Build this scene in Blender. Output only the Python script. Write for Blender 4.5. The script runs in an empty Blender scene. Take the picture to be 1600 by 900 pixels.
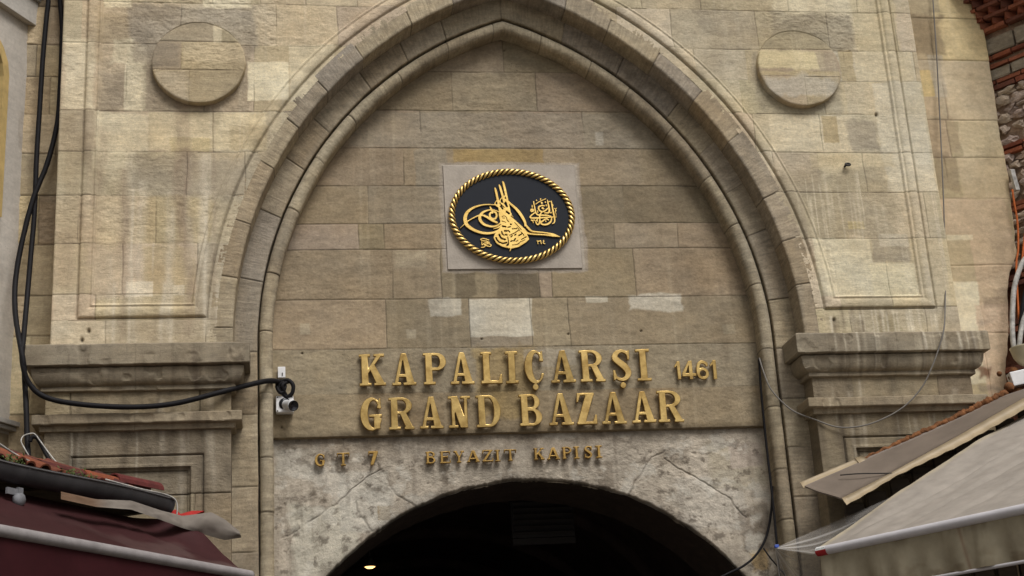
import bpy, bmesh, math, random
import numpy as np
from mathutils import Vector, Matrix

# ------------------------------------------------------------------ camera, sky, sun, exposure
sc = bpy.context.scene
COL = sc.collection
def link(o):
    COL.objects.link(o); return o

cam_d = bpy.data.cameras.new('camera'); cam = link(bpy.data.objects.new('camera', cam_d))
cam_d.sensor_width = 36.0; cam_d.lens = 2338.67/1600*36; cam_d.clip_start = .1; cam_d.clip_end = 500
cr_ = Vector((.98819664, -.14164007, -.05835663)); cu_ = Vector((.0098555, -.32136995, .94690244)); cf_ = Vector((.1528734, .93630094, .31618077))
cam.matrix_world = Matrix(((cr_.x, cu_.x, -cf_.x, -2.40686), (cr_.y, cu_.y, -cf_.y, -14.0), (cr_.z, cu_.z, -cf_.z, 1.65), (0, 0, 0, 1)))
sc.camera = cam

SUN_DIR = Vector((.26, -.66, .95)).normalized()         # towards the sun, high behind the viewer, veiled by cloud
world = bpy.data.worlds.new('World'); sc.world = world; world.use_nodes = True
wn = world.node_tree.nodes; wl = world.node_tree.links
bg = wn['Background']; sky = wn.new('ShaderNodeTexSky'); sky.sky_type = 'NISHITA'; sky.sun_disc = False
sky.sun_elevation = math.asin(SUN_DIR.z); sky.sun_rotation = math.atan2(SUN_DIR.x, SUN_DIR.y)
sky.dust_density = 4.0; sky.air_density = 1.0; sky.ozone_density = .6
hsv = wn.new('ShaderNodeHueSaturation'); hsv.inputs['Saturation'].default_value = .22   # cloud cover greys the sky
wl.new(sky.outputs[0], hsv.inputs['Color']); wl.new(hsv.outputs[0], bg.inputs[0]); bg.inputs[1].default_value = .075
sun_d = bpy.data.lights.new('sun', 'SUN'); sun = link(bpy.data.objects.new('sun', sun_d))
sun_d.energy = 2.0; sun_d.angle = math.radians(26); sun_d.color = (1, .975, .955)
sun.rotation_euler = SUN_DIR.to_track_quat('Z', 'Y').to_euler()
sc.view_settings.view_transform = 'Standard'; sc.view_settings.look = 'None'
sc.view_settings.exposure = .23; sc.view_settings.gamma = 1; sc.view_settings.use_curve_mapping = False
sc.cycles.max_bounces = 5; sc.cycles.diffuse_bounces = 3


# ------------------------------------------------------------------ measured shapes, in metres (strokes: x, z, half width)
LETTERS=[('KAPALIÇARŞI',
  [('K', -1.642, -1.379, 5.506, 5.836), ('A', -1.32, -1.078, 5.505, 5.836), ('P', -1.004, -0.77, 5.505, 5.837), ('A', -0.735, -0.492, 5.504, 5.837), ('L', -0.423, -0.206, 5.504, 5.838),
   ('I', -0.171, -0.041, 5.503, 5.838), ('Ç', 0.024, 0.225, 5.503, 5.838), ('A', 0.29, 0.545, 5.502, 5.839), ('R', 0.591, 0.851, 5.502, 5.839), ('Ş', 0.923, 1.136, 5.501, 5.84),
   ('I', 1.181, 1.33, 5.501, 5.84)]),
 ('GRANDBAZAAR',
  [('G', -1.642, -1.431, 5.056, 5.379), ('R', -1.363, -1.111, 5.057, 5.381), ('A', -1.061, -0.824, 5.057, 5.382), ('N', -0.771, -0.546, 5.058, 5.383), ('D', -0.494, -0.246, 5.059, 5.385),
   ('B', -0.059, 0.173, 5.06, 5.387), ('A', 0.239, 0.492, 5.061, 5.388), ('Z', 0.523, 0.732, 5.061, 5.39), ('A', 0.781, 1.036, 5.062, 5.391), ('A', 1.09, 1.338, 5.063, 5.393),
   ('R', 1.365, 1.632, 5.064, 5.394)]),
 ('1461', [('1', 1.579, 1.647, 5.511, 5.705), ('4', 1.66, 1.808, 5.511, 5.708), ('6', 1.814, 1.944, 5.51, 5.711), ('1', 1.955, 2.03, 5.509, 5.713)]),
 ('GT7', [('G', -2.092, -1.996, 4.725, 4.841), ('T', -1.881, -1.753, 4.723, 4.848), ('7', -1.573, -1.478, 4.721, 4.856)]),
 ('BEYAZIT',
  [('B', -1.009, -0.913, 4.718, 4.836), ('E', -0.869, -0.764, 4.719, 4.836), ('Y', -0.733, -0.628, 4.72, 4.836), ('A', -0.603, -0.475, 4.721, 4.836), ('Z', -0.449, -0.339, 4.722, 4.837),
   ('I', -0.321, -0.267, 4.722, 4.837), ('T', -0.231, -0.104, 4.723, 4.837)]),
 ('KAPISI',
  [('K', 0.07, 0.177, 4.726, 4.843), ('A', 0.203, 0.333, 4.726, 4.845), ('P', 0.359, 0.455, 4.727, 4.847), ('I', 0.477, 0.533, 4.728, 4.849), ('S', 0.58, 0.669, 4.728, 4.851),
   ('I', 0.699, 0.765, 4.729, 4.852)])]
TUGHRA=[[(-0.1724,7.6204,0.0054),(-0.1643,7.5852,0.0123),(-0.1438,7.4404,0.0123),(-0.1247,7.2737,0.0109)],[(-0.1274,7.6572,0.0041),(-0.1164,7.6235,0.0123),(-0.0904,7.5012,0.0123),(-0.0581,7.3188,0.0109)],[(-0.0865,7.6956,0.0041),(-0.0769,7.6618,0.0123),(-0.0537,7.5164,0.0123),(-0.0242,7.2885,0.0109)],[(-0.0741,7.5104,0.0054),(-0.0234,7.4478,0.0109),(0.0467,7.3762,0.015),(0.0963,7.2972,0.0163),(0.1237,7.2321,0.0136),(0.1244,7.1974,0.0109)],[(-0.0426,7.3385,0.0109),(0.0273,7.243,0.0123),(0.0941,7.1688,0.0136),(0.1351,7.1174,0.0123),(0.1983,7.1006,0.0082),(0.3136,7.0941,0.0082),(0.4058,7.0816,0.0095),(0.4838,7.0706,0.0027)],[(0.1252,7.2094,0.0109),(0.154,7.1686,0.0123),(0.1974,7.1322,0.0095),(0.3152,7.1181,0.0068),(0.407,7.0996,0.0095),(0.4838,7.0706,0.0027)],[(-0.117,7.4099,0.0054),(-0.159,7.4237,0.0054),(-0.2014,7.4313,0.0054),(-0.301,7.4315,0.0068),(-0.402,7.4028,0.0109),(-0.4755,7.3501,0.0163),(-0.5042,7.2823,0.0204),(-0.4934,7.2146,0.0204),(-0.4491,7.1695,0.0177),(-0.3874,7.1348,0.015),(-0.3037,7.1134,0.0136),(-0.2185,7.119,0.0123),(-0.1604,7.1458,0.0109),(-0.1299,7.1832,0.0068)],[(-0.1349,7.3463,0.0054),(-0.2046,7.3722,0.0068),(-0.2762,7.3648,0.0095),(-0.3275,7.3346,0.0136),(-0.3511,7.2894,0.0163),(-0.3393,7.2442,0.0163),(-0.2988,7.2064,0.0136),(-0.229,7.1866,0.0109),(-0.1716,7.1984,0.0095),(-0.1344,7.2284,0.0068)],[(-0.5589,7.1729,0.0027),(-0.4807,7.2446,0.0054),(-0.3932,7.2971,0.0068),(-0.3356,7.315,0.0082),(-0.2798,7.2968,0.0123),(-0.2251,7.2589,0.0136),(-0.1726,7.2316,0.0109)],[(-0.2341,7.4056,0.0068),(-0.2243,7.3768,0.0123),(-0.2083,7.357,0.0082),(-0.2138,7.3344,0.0068)],[(-0.2376,7.2891,0.0095),(-0.2443,7.3223,0.0109),(-0.2203,7.3465,0.0109),(-0.1833,7.3464,0.0109),(-0.171,7.3116,0.0109),(-0.1871,7.2769,0.0109),(-0.2171,7.2739,0.0109),(-0.2376,7.2891,0.0095)],[(-0.2134,7.161,0.0027),(-0.1658,7.1759,0.0082),(-0.129,7.1983,0.0109)],[(-0.1563,7.4844,0.0052),(-0.1804,7.4412,0.009),(-0.1469,7.4124,0.0129),(-0.102,7.3692,0.0155),(-0.0369,7.326,0.0142),(-0.0124,7.2829,0.0129)],[(-0.1075,7.5097,0.0052),(-0.1287,7.47,0.0077),(-0.0983,7.4339,0.0103),(-0.0539,7.3835,0.0129),(-0.0234,7.3259,0.0129)],[(-0.0652,7.5386,0.0052),(-0.084,7.506,0.009),(-0.0493,7.4627,0.0116)],[(-0.0395,6.9616,0.0097),(-0.0438,6.9416,0.0073),(-0.055,6.9137,0.003)]]
TUGHRA_BODY=[(-0.1324,7.4404),(-0.096,7.4023),(-0.0215,7.3339),(0.0368,7.2354),(0.0969,7.1673),(0.1359,7.1069),(0.1478,7.0693),(0.1562,7.0437),(0.1185,7.0094),(0.0416,6.9605),(-0.0232,6.9445),(-0.0655,6.9463),(-0.1283,6.9616),(-0.1897,7.0007),(-0.2189,7.0606),(-0.2023,7.1055),(-0.1309,7.1652),(-0.1378,7.2435),(-0.1506,7.3191)]
TUGHRA_CUTS=[[(-0.1921,7.0627,0.0073),(-0.1809,7.0359,0.0073),(-0.1601,7.0124,0.0073)],[(-0.1554,7.0961,0.0085),(-0.1385,7.0591,0.0085),(-0.0982,7.0422,0.0085)],[(-0.1281,7.1295,0.0061),(-0.1244,7.106,0.0061),(-0.1082,7.0891,0.0061)],[(-0.1508,7.009,0.0073),(-0.1197,6.9995,0.0073),(-0.0843,7.0086,0.0073)],[(-0.0696,6.9885,0.0085),(-0.0797,6.9785,0.0085)],[(-0.1151,7.19,0.0079),(-0.0837,7.1845,0.0079)],[(-0.0959,7.1374,0.0085),(-0.0737,7.1373,0.0085)],[(-0.0577,7.1393,0.0067),(-0.0457,7.1258,0.0067)],[(-0.0888,7.0957,0.0079),(-0.0775,7.0923,0.0079)],[(-0.0586,7.1776,0.0061),(-0.0359,7.1843,0.0061)],[(-0.0312,7.2112,0.0073),(-0.0249,7.2099,0.0073)],[(-0.0151,7.1593,0.0049),(0.0296,7.1625,0.0049)],[(0.0368,7.1759,0.003),(0.0662,7.1354,0.003)],[(-0.0479,7.0888,0.0037),(0.0012,7.1121,0.0037),(0.0475,7.1422,0.0037)],[(-0.0364,7.0687,0.0049),(-0.0195,7.0854,0.0049)],[(0.0061,7.0886,0.0055),(0.0196,7.102,0.0055)],[(0.0504,7.085,0.0061),(0.0769,7.1017,0.0061)],[(-0.0391,7.0218,0.0061),(-0.0229,7.0284,0.0061)],[(-0.0072,7.025,0.0061),(0.0103,7.0517,0.0061)],[(0.0148,7.0215,0.0037),(0.0343,7.0281,0.0037)],[(-0.0256,6.9816,0.0037),(0.019,6.9847,0.0037),(0.0519,7.0045,0.0037)],[(0.0732,7.0413,0.0043),(0.126,7.0712,0.0043)],[(0.0589,7.0145,0.003),(0.1112,7.0377,0.003)],[(0.0782,7.1219,0.0043),(0.1016,7.0881,0.0043)],[(-0.0625,7.352,0.0097),(-0.0401,7.3316,0.0097)],[(-0.1216,7.4132,0.0085),(-0.104,7.386,0.0085)],[(-0.0749,7.4472,0.0097),(-0.0577,7.4131,0.0097)],[(-0.0193,7.3045,0.0037),(0.0409,7.2434,0.0037),(0.101,7.1824,0.0037)],[(0.0146,7.23,0.003),(0.0798,7.1488,0.003)],[(0.0978,7.1824,0.0024),(0.1551,7.1283,0.0024),(0.199,7.1146,0.0024),(0.2627,7.1123,0.0024)],[(-0.0681,7.0688,0.0037),(-0.0629,6.9952,0.0037)],[(-0.1156,7.2946,0.003),(-0.0959,7.3047,0.003),(-0.0711,7.2911,0.003),(-0.0663,7.264,0.003)],[(-0.11,7.281,0.003),(-0.0908,7.281,0.003)],[(-0.1182,7.2473,0.0037),(-0.0808,7.2337,0.0037)],[(-0.0604,7.2572,0.0037),(-0.0488,7.2369,0.0037)],[(-0.2221,7.3253,0.0055),(-0.2034,7.3185,0.0055)],[(-0.2108,7.2982,0.0049),(-0.1951,7.2948,0.0049)],[(-0.2022,7.3388,0.0037),(-0.1931,7.332,0.0037)],[(-0.1678,7.4607,0.0026),(-0.1654,7.4434,0.0077)],[(-0.1127,7.4786,0.0026),(-0.1103,7.4613,0.0077)],[(-0.0696,7.5219,0.0026),(-0.0672,7.5046,0.0077)]]
INSCRIPTION=[[(0.4188,7.4718,0.006),(0.4284,7.3777,0.0086),(0.439,7.3008,0.0086),(0.4403,7.2528,0.0077),(0.4318,7.2289,0.006),(0.4143,7.2184,0.0043)],[(0.3777,7.484,0.0052),(0.3874,7.4115,0.0095),(0.3913,7.3682,0.0095),(0.3782,7.3418,0.0086),(0.3371,7.3395,0.0052)],[(0.3447,7.4188,0.0052),(0.3108,7.4223,0.0069),(0.2801,7.4045,0.0086),(0.2826,7.3732,0.0077),(0.3108,7.3539,0.0077),(0.348,7.3659,0.0077),(0.3732,7.3899,0.006)],[(0.3107,7.3515,0.006),(0.2879,7.3156,0.0069),(0.2822,7.2629,0.0077),(0.2901,7.2318,0.006)],[(0.2297,7.4686,0.0052),(0.2368,7.4022,0.0069),(0.2445,7.3445,0.0077),(0.2654,7.318,0.0086),(0.3036,7.3131,0.0077),(0.3581,7.313,0.0077),(0.4027,7.3009,0.006)],[(0.233,7.3421,0.006),(0.1924,7.3086,0.0077),(0.1842,7.2871,0.0077),(0.2246,7.2813,0.0086),(0.3154,7.2858,0.0077),(0.4066,7.2913,0.0064),(0.4613,7.2935,0.0034)],[(0.2819,7.2581,0.0069),(0.2726,7.2199,0.0077),(0.2539,7.2095,0.0077),(0.2405,7.2343,0.0069),(0.2431,7.2535,0.006),(0.26,7.2701,0.0043)],[(0.375,7.2602,0.006),(0.3531,7.2723,0.0069),(0.3178,7.2532,0.0077),(0.291,7.2246,0.0069),(0.3194,7.2078,0.0086),(0.3651,7.2148,0.0095),(0.3988,7.2434,0.0086),(0.4105,7.2817,0.006)],[(0.2505,7.4383,0.0043),(0.2957,7.4695,0.0047),(0.3613,7.4985,0.0043)],[(0.3152,7.455,0.0103),(0.3169,7.4464,0.0086)],[(0.3203,7.3948,0.0112),(0.329,7.3885,0.0095)],[(0.3544,7.4622,0.0077),(0.3563,7.4574,0.006)],[(0.3067,7.4985,0.0069),(0.3062,7.4913,0.006)],[(0.2603,7.4841,0.0052),(0.2654,7.4792,0.0052)],[(0.1913,7.3638,0.0052),(0.2013,7.3782,0.0095),(0.2172,7.3782,0.0086),(0.2185,7.3637,0.0086),(0.1998,7.3542,0.0069)],[(0.2111,7.4263,0.0043),(0.212,7.4046,0.0064)],[(0.1936,7.2574,0.0077),(0.2069,7.2526,0.0077)],[(0.2209,7.2593,0.0077),(0.2252,7.2559,0.0077)],[(0.2106,7.2392,0.0052),(0.2112,7.2273,0.0034)],[(0.3616,7.4333,0.0043),(0.3629,7.4188,0.0052)],[(0.2638,7.3636,0.0052),(0.2673,7.3468,0.0069)],[(0.2569,7.2558,0.0043),(0.2583,7.2438,0.0052)],[(0.3449,7.2507,0.006),(0.3463,7.2388,0.0043)],[(0.3989,7.3465,0.0034),(0.406,7.3369,0.0043),(0.415,7.3489,0.0034)],[(0.391,7.4646,0.0043),(0.4095,7.4694,0.0034)],[(0.432,7.4308,0.0052),(0.4345,7.4211,0.0043)],[(0.4453,7.3922,0.0026),(0.4583,7.3835,0.0034),(0.4705,7.3945,0.0026)],[(0.4583,7.3835,0.0034),(0.4606,7.3632,0.006),(0.4516,7.3512,0.0034),(0.4595,7.3344,0.003),(0.4586,7.3079,0.0022)]]
SIGNATURE=[[(-0.2682,7.04,0.0048),(-0.3225,7.0563,0.0048),(-0.3531,7.0469,0.0048),(-0.3338,7.0324,0.0048),(-0.2889,7.0269,0.0048)],[(-0.342,7.0192,0.0048),(-0.3413,6.9848,0.0048),(-0.3151,7.0058,0.0048),(-0.2621,7.0135,0.0048)],[(-0.3188,6.9847,0.0048),(-0.2804,6.9987,0.0048),(-0.247,6.9869,0.0048),(-0.257,6.9684,0.0048),(-0.2917,6.9755,0.0048),(-0.3183,6.9926,0.0048)],[(-0.3092,6.9767,0.0048),(-0.3215,6.9619,0.0048),(-0.3502,6.9584,0.0048)],[(-0.294,7.0269,0.0048),(-0.2646,7.0135,0.0048)]]
YEAR_MARKS=[[(0.2382,7.0321,0.0039),(0.2434,7.0187,0.0039),(0.2515,7.0267,0.0039),(0.2576,7.0192,0.0039),(0.2685,7.0303,0.0039)],[(0.2436,7.0214,0.0039),(0.2473,6.9936,0.0039)],[(0.2762,7.0319,0.0039),(0.2813,6.9934,0.0039)],[(0.3107,7.0327,0.0039),(0.302,7.0237,0.0039),(0.3118,7.0178,0.0039),(0.3011,7.0093,0.0039),(0.3069,6.9976,0.0039),(0.3204,6.9943,0.0039)]]
PATCH_LEFT=[(-4.234,9.054,-3.886,9.39,165,148,120,0.02,0.8),(-3.887,9.053,-2.63,9.496,143,133,117,0.054,0.68),(-4.07,8.81,-3.868,9.099,214,201,170,0.03,0.7),(-4.531,8.307,-4.238,9.077,214,201,170,0.03,0.55),(-4.183,8.31,-3.933,8.701,145,132,112,0.054,0.68),(-3.935,8.298,-3.727,8.833,214,201,170,0.015,0.8),(-3.729,8.304,-2.697,9.053,145,132,112,0.054,0.72),(-2.716,8.425,-2.297,8.86,214,203,174,0.012,0.95),(-2.296,8.401,-1.839,9.058,200,188,160,0.015,0.8),(-4.181,9.457,-3.9,9.687,214,201,170,0.02,0.8),(-3.165,9.473,-2.681,9.713,214,201,170,0.02,0.8),(-4.201,7.837,-3.693,8.269,214,201,170,0.03,0.8),(-3.693,7.855,-2.54,8.277,202,187,154,0.03,0.85),(-3.485,7.847,-3.078,8.0,182,165,122,0.02,0.6),(-2.902,7.857,-2.508,8.124,176,160,128,0.03,0.7),(-4.217,7.672,-3.885,7.837,214,201,170,0.03,0.6),(-3.882,7.372,-2.257,7.827,143,133,117,0.09,0.47),(-4.205,6.877,-3.78,7.372,186,170,138,0.05,0.5),(-3.749,6.874,-3.074,7.372,168,150,112,0.04,0.6),(-4.219,6.353,-3.739,6.864,176,160,140,0.05,0.5),(-3.727,6.374,-3.255,6.847,178,160,122,0.04,0.6),(-3.885,6.338,-3.627,6.481,212,200,176,0.015,0.9),(-3.434,6.346,-3.325,6.444,210,198,172,0.01,0.8),(-4.559,5.899,-4.335,6.391,186,174,150,0.04,0.5),(-4.58,6.391,-4.354,7.012,160,142,120,0.072,0.42),(-4.516,6.932,-4.309,8.237,152,136,110,0.054,0.42),(-4.296,8.842,-4.17,9.475,160,142,112,0.054,0.42)]
PATCH_RIGHT=[(2.997,9.528,3.901,9.864,214,201,170,0.04,0.7),(2.95,9.071,3.847,9.528,150,140,120,0.054,0.64),(3.877,9.082,4.378,9.881,200,185,150,0.03,0.7),(3.652,8.712,3.821,9.093,168,150,112,0.02,0.7),(2.664,8.317,3.639,9.068,158,148,128,0.054,0.59),(3.82,8.717,4.478,9.084,204,190,158,0.02,0.7),(3.665,8.324,4.199,8.707,196,182,154,0.02,0.6),(2.772,7.868,3.702,8.303,208,194,164,0.02,0.85),(3.357,7.988,3.53,8.305,176,158,122,0.01,0.8),(3.65,7.886,3.969,8.277,152,142,126,0.054,0.64),(3.986,7.412,4.533,8.712,206,196,172,0.03,0.8),(3.195,7.692,4.127,7.855,200,184,150,0.04,0.6),(2.782,6.893,4.054,7.669,158,146,122,0.09,0.64),(3.488,6.992,3.664,7.086,186,170,126,0.01,0.7),(3.077,6.258,3.704,6.892,210,200,172,0.015,0.9),(3.73,6.618,4.132,6.89,152,142,124,0.054,0.72),(3.662,6.231,4.153,6.618,208,197,166,0.02,0.85),(4.179,5.983,4.499,7.412,190,178,154,0.05,0.5),(3.102,5.851,4.418,6.072,186,173,146,0.05,0.6),(3.654,5.886,3.896,6.058,150,138,108,0.054,0.68),(3.817,6.796,4.135,6.94,196,186,164,0.015,0.8)]
PATCH_TYMP=[(-0.495,6.015,0.146,6.42,205,197,178,0.012,0.95),(-0.903,6.248,-0.588,6.419,196,188,170,0.02,0.8),(1.189,6.275,1.757,6.443,206,198,180,0.035,0.8),(0.723,6.366,0.954,6.436,200,190,168,0.012,0.8),(-0.63,6.445,-0.418,6.709,112,100,80,0.02,0.8),(-0.205,6.432,0.236,6.704,108,97,80,0.025,0.75),(-0.59,7.935,0.386,8.097,166,142,96,0.02,0.8),(-1.251,6.748,-0.909,6.944,176,162,136,0.03,0.6),(-1.68,8.113,1.806,8.525,150,141,124,0.02,0.55),(-0.924,8.11,-0.08,8.52,152,140,122,0.01,0.5),(-0.988,7.67,-0.65,8.094,146,138,122,0.02,0.6),(-0.465,5.178,0.122,5.878,160,136,86,0.08,0.55),(0.728,7.253,2.021,7.672,126,112,90,0.05,0.6),(0.04,5.701,0.57,5.87,172,162,144,0.02,0.6),(-2.222,6.065,-2.115,6.179,176,164,140,0.012,0.7),(-1.155,6.009,-1.058,6.096,176,164,140,0.012,0.7),(2.155,5.998,2.293,6.117,172,160,134,0.012,0.7),(0.96,8.148,1.058,8.306,184,176,160,0.012,0.7),(-2.499,5.03,-1.653,5.89,158,144,118,0.04,0.4),(1.55,5.06,2.433,5.876,150,138,116,0.05,0.4),(-1.253,6.436,-0.775,6.734,150,134,108,0.02,0.4)]
PATCH_LOWER=[(-2.486,4.633,-2.041,5.02,190,184,170,0.04,0.7),(-2.473,4.919,-2.101,4.982,120,106,88,0.03,0.5),(-2.329,3.667,-1.688,4.342,200,194,176,0.05,0.75),(-1.864,4.081,-1.368,4.677,192,186,172,0.03,0.7),(1.513,3.961,2.176,4.543,190,182,168,0.05,0.6),(1.851,4.404,2.489,4.865,176,165,140,0.05,0.5),(2.096,4.598,2.433,4.863,182,168,154,0.02,0.7),(-1.418,4.554,0.046,4.908,168,158,142,0.05,0.5),(-0.405,4.459,1.154,4.913,164,154,138,0.06,0.5),(2.147,3.754,2.413,4.203,104,92,78,0.04,0.6),(2.211,3.562,2.376,3.752,172,142,88,0.03,0.7),(-1.496,4.186,-1.372,4.324,150,128,92,0.01,0.8),(-2.226,4.777,-1.289,4.969,130,117,98,0.05,0.35),(1.358,4.62,1.657,4.817,110,98,82,0.04,0.5),(-0.888,3.804,-0.701,3.927,110,98,82,0.04,0.5),(0.719,4.445,0.883,4.705,116,104,88,0.03,0.5)]
PATCH_PIER=[(5.096,9.777,5.646,10.196,204,184,140,0.01,0.8),(4.999,9.163,5.637,9.778,206,186,142,0.01,0.9),(4.711,9.23,5.097,9.753,140,124,98,0.054,0.72),(4.732,8.717,4.885,9.036,196,172,116,0.01,0.7),(4.86,8.703,5.036,9.232,176,165,145,0.01,0.7),(4.726,8.481,4.916,8.702,170,150,122,0.01,0.7),(5.006,8.406,5.635,9.157,192,176,146,0.02,0.8),(4.709,7.999,5.071,8.466,160,142,116,0.054,0.59),(5.082,7.978,5.652,8.447,194,178,146,0.02,0.7),(4.728,7.556,5.012,8.0,136,120,96,0.054,0.64),(4.997,7.405,5.599,7.978,184,166,136,0.03,0.7),(4.691,5.94,5.499,7.481,186,164,138,0.04,0.7),(4.673,6.315,4.995,7.054,168,154,124,0.012,0.8),(4.742,6.994,5.037,7.054,206,194,164,0.008,0.8),(4.556,5.383,5.002,6.517,210,200,172,0.02,0.85),(4.922,5.099,5.333,6.259,192,168,142,0.02,0.8),(5.025,6.225,5.207,6.355,100,86,72,0.054,0.42),(5.244,6.381,5.45,6.454,90,76,64,0.054,0.42),(4.949,6.025,5.109,6.082,120,110,100,0.054,0.51),(4.86,5.448,4.974,5.588,96,52,28,0.054,0.77),(4.815,5.295,5.008,5.378,96,90,86,0.054,0.51)]
TYMP_ROWS=[(4.98,5.441,[]),(5.441,5.904,[]),(5.904,6.425,[-1.351,-0.498,0.13,0.53]),(6.425,6.965,[-1.269,-0.769,0.244,0.379,1.264]),(6.965,7.251,[-1.61,-1.347,-0.685,0.701,1.079,1.774]),(7.251,7.671,[-1.502,-0.669,0.727,1.213]),(7.671,8.106,[-1.122,-0.65,0.377,0.724,1.425]),(8.106,8.541,[-0.924,-0.059,0.841]),(8.541,9.007,[-0.562,0.352]),(9.007,9.387,[0.018])]
CABLE_TALL=[(-4.752,0.3,10.147),(-4.765,0.3,9.632),(-4.773,0.3,9.512),(-4.792,0.3,9.024),(-4.801,0.3,8.447),(-4.806,0.28,7.874),(-4.797,0.25,7.311),(-4.805,0.2,6.823),(-4.805,0.1,6.331),(-4.772,-0.19,5.828),(-4.778,-0.2,5.733)]
CABLE_BOW=[(-4.681,0.3,10.149),(-4.645,0.3,9.695),(-4.612,0.3,9.322),(-4.608,0.3,8.664),(-4.622,0.28,8.261),(-4.695,0.25,7.826),(-4.809,0.22,7.435),(-4.895,0.2,6.957),(-4.928,0.15,6.544),(-4.887,0.0,6.172),(-4.799,-0.2,5.826),(-4.749,-0.24,5.598),(-4.753,-0.1,5.453),(-4.723,-0.15,5.196),(-4.691,-0.2,4.884),(-4.664,-0.25,4.695)]
CABLE_SWAG=[(-4.777,-0.22,5.789),(-4.755,-0.24,5.598),(-4.703,-0.2,5.437),(-4.559,-0.18,5.306),(-4.274,-0.16,5.238),(-3.815,-0.14,5.202),(-3.411,-0.12,5.229),(-3.002,-0.08,5.336),(-2.707,0.05,5.446),(-2.527,0.2,5.521),(-2.417,0.36,5.55)]
CABLE_LOOP=[(-2.417,0.36,5.55),(-2.343,0.34,5.562),(-2.294,0.33,5.506),(-2.307,0.34,5.425),(-2.363,0.36,5.4),(-2.406,0.34,5.453),(-2.43,0.33,5.509),(-2.38,0.32,5.531)]
WIRE_WHITE=[(-4.76,0.31,10.153),(-4.754,0.3,9.692),(-4.767,0.3,9.512)]
WIRE_LOOP=[(-4.658,-0.3,4.731),(-4.7,-0.3,4.802),(-4.73,-0.3,4.862),(-4.719,-0.28,4.914),(-4.669,-0.28,4.936),(-4.619,-0.28,4.935),(-4.569,-0.3,4.87),(-4.51,-0.3,4.786),(-4.448,-0.32,4.703),(-4.378,-0.36,4.617)]
HOSE_LOOP=[(-4.657,-0.27,4.867),(-4.642,-0.27,4.908),(-4.597,-0.27,4.901),(-4.547,-0.28,4.815),(-4.49,-0.3,4.709),(-4.424,-0.35,4.608)]
WIRE_WALL=[(5.066,0.3,10.579),(5.001,0.3,9.908),(4.927,0.29,9.167),(4.836,0.28,8.37),(4.7,0.2,7.495),(4.556,0.1,6.721),(4.402,-0.03,6.11),(4.272,-0.19,5.819),(4.185,-0.19,5.617),(4.078,-0.19,5.416),(3.964,-0.15,5.229),(3.78,-0.12,5.055),(3.569,-0.1,4.94),(3.339,-0.06,4.87),(3.081,-0.03,4.864),(2.837,0.0,4.962),(2.635,0.05,5.078),(2.493,0.15,5.307),(2.463,0.25,5.537),(2.465,0.33,5.696)]
WIRE_JAMB=[(2.465,0.33,5.696),(2.445,0.33,5.288),(2.438,0.33,4.754),(2.438,0.33,4.361),(2.432,0.33,3.911),(2.415,0.33,3.439),(2.4,0.33,3.099)]
WIRE_CORNER=[(2.469,0.4,4.374),(2.439,0.44,4.123),(2.359,0.45,3.87),(2.233,0.45,3.696),(2.093,0.46,3.595),(1.958,0.47,3.539),(1.821,0.47,3.482)]
WIRE_BRANCH=[(2.32,0.45,3.763),(2.382,0.42,3.642),(2.483,0.38,3.487),(2.525,0.35,3.375)]
RING_BOLT=[(3.558,0.0,7.714)]
CAM_BASE=[(-2.462,0.45,5.412),(-2.288,0.45,5.408),(-2.29,0.45,5.24),(-2.464,0.45,5.244)]
CAM_LENS=[(-2.376,0.36,5.323),(-2.309,0.22,5.253)]
JUNCTION=[(-2.441,0.45,5.719),(-2.366,0.45,5.717),(-2.367,0.45,5.606),(-2.442,0.45,5.607)]
SHEET_TOP=[(2.584,-0.12,4.273),(3.229,-0.06,4.509),(3.709,-0.06,4.684),(4.351,-0.06,4.925),(4.827,-0.06,5.128),(5.107,-0.06,5.209),(5.866,-0.06,5.489)]
SHEET_FOLD=[(2.801,-0.6,4.049),(3.067,-0.6,4.163),(3.326,-0.6,4.278),(4.075,-0.6,4.627),(4.8,-0.6,4.981),(5.544,-0.6,5.333)]
SHEET_LIP=[(2.824,-0.64,3.98),(3.074,-0.64,4.099),(3.322,-0.64,4.227),(4.039,-0.64,4.517),(4.757,-0.64,4.856),(5.496,-0.64,5.197)]
FOAM=[(3.199,-0.05,4.506),(3.437,-0.05,4.59),(3.722,-0.05,4.699),(4.011,-0.05,4.816),(4.359,-0.05,4.947),(4.672,-0.05,5.087),(4.859,-0.05,5.163)]
AWN_EDGE=[(2.14,-1.6,3.451),(2.627,-1.35,3.705),(3.422,-1.04,4.135),(4.126,-0.73,4.501),(4.869,-0.41,4.846)]
TARP_UP=[(-4.157,-1.769,4.102),(-3.927,-1.399,4.103),(-3.682,-1.007,4.159),(-3.469,-0.664,4.133),(-3.294,-0.384,4.127),(-3.155,-0.36,4.144),(-3.042,-0.36,4.157),(-2.918,-0.36,4.084),(-2.793,-0.36,3.976)]
TARP_LOW=[(-4.14,-1.873,4.02),(-3.912,-1.508,4.019),(-3.67,-1.119,4.061),(-3.458,-0.779,4.028),(-3.285,-0.502,3.997),(-3.154,-0.36,3.977),(-3.03,-0.36,3.932),(-2.917,-0.36,3.9),(-2.776,-0.36,3.918)]
RED_CLOTH=[(-3.418,-0.3,4.181),(-3.358,-0.28,4.206),(-3.318,-0.28,4.164),(-3.218,-0.25,4.195),(-3.11,-0.25,4.191),(-3.216,-0.28,4.143),(-3.299,-0.3,4.102),(-3.404,-0.33,4.106)]
FILM=[(2.307,-0.2,3.697),(2.77,-0.35,3.876),(3.253,-0.8,4.02),(2.157,-1.55,3.447),(2.185,-1.5,3.223),(2.249,-0.25,3.395),(2.159,-1.3,2.921),(2.208,-0.3,3.034)]
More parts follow.
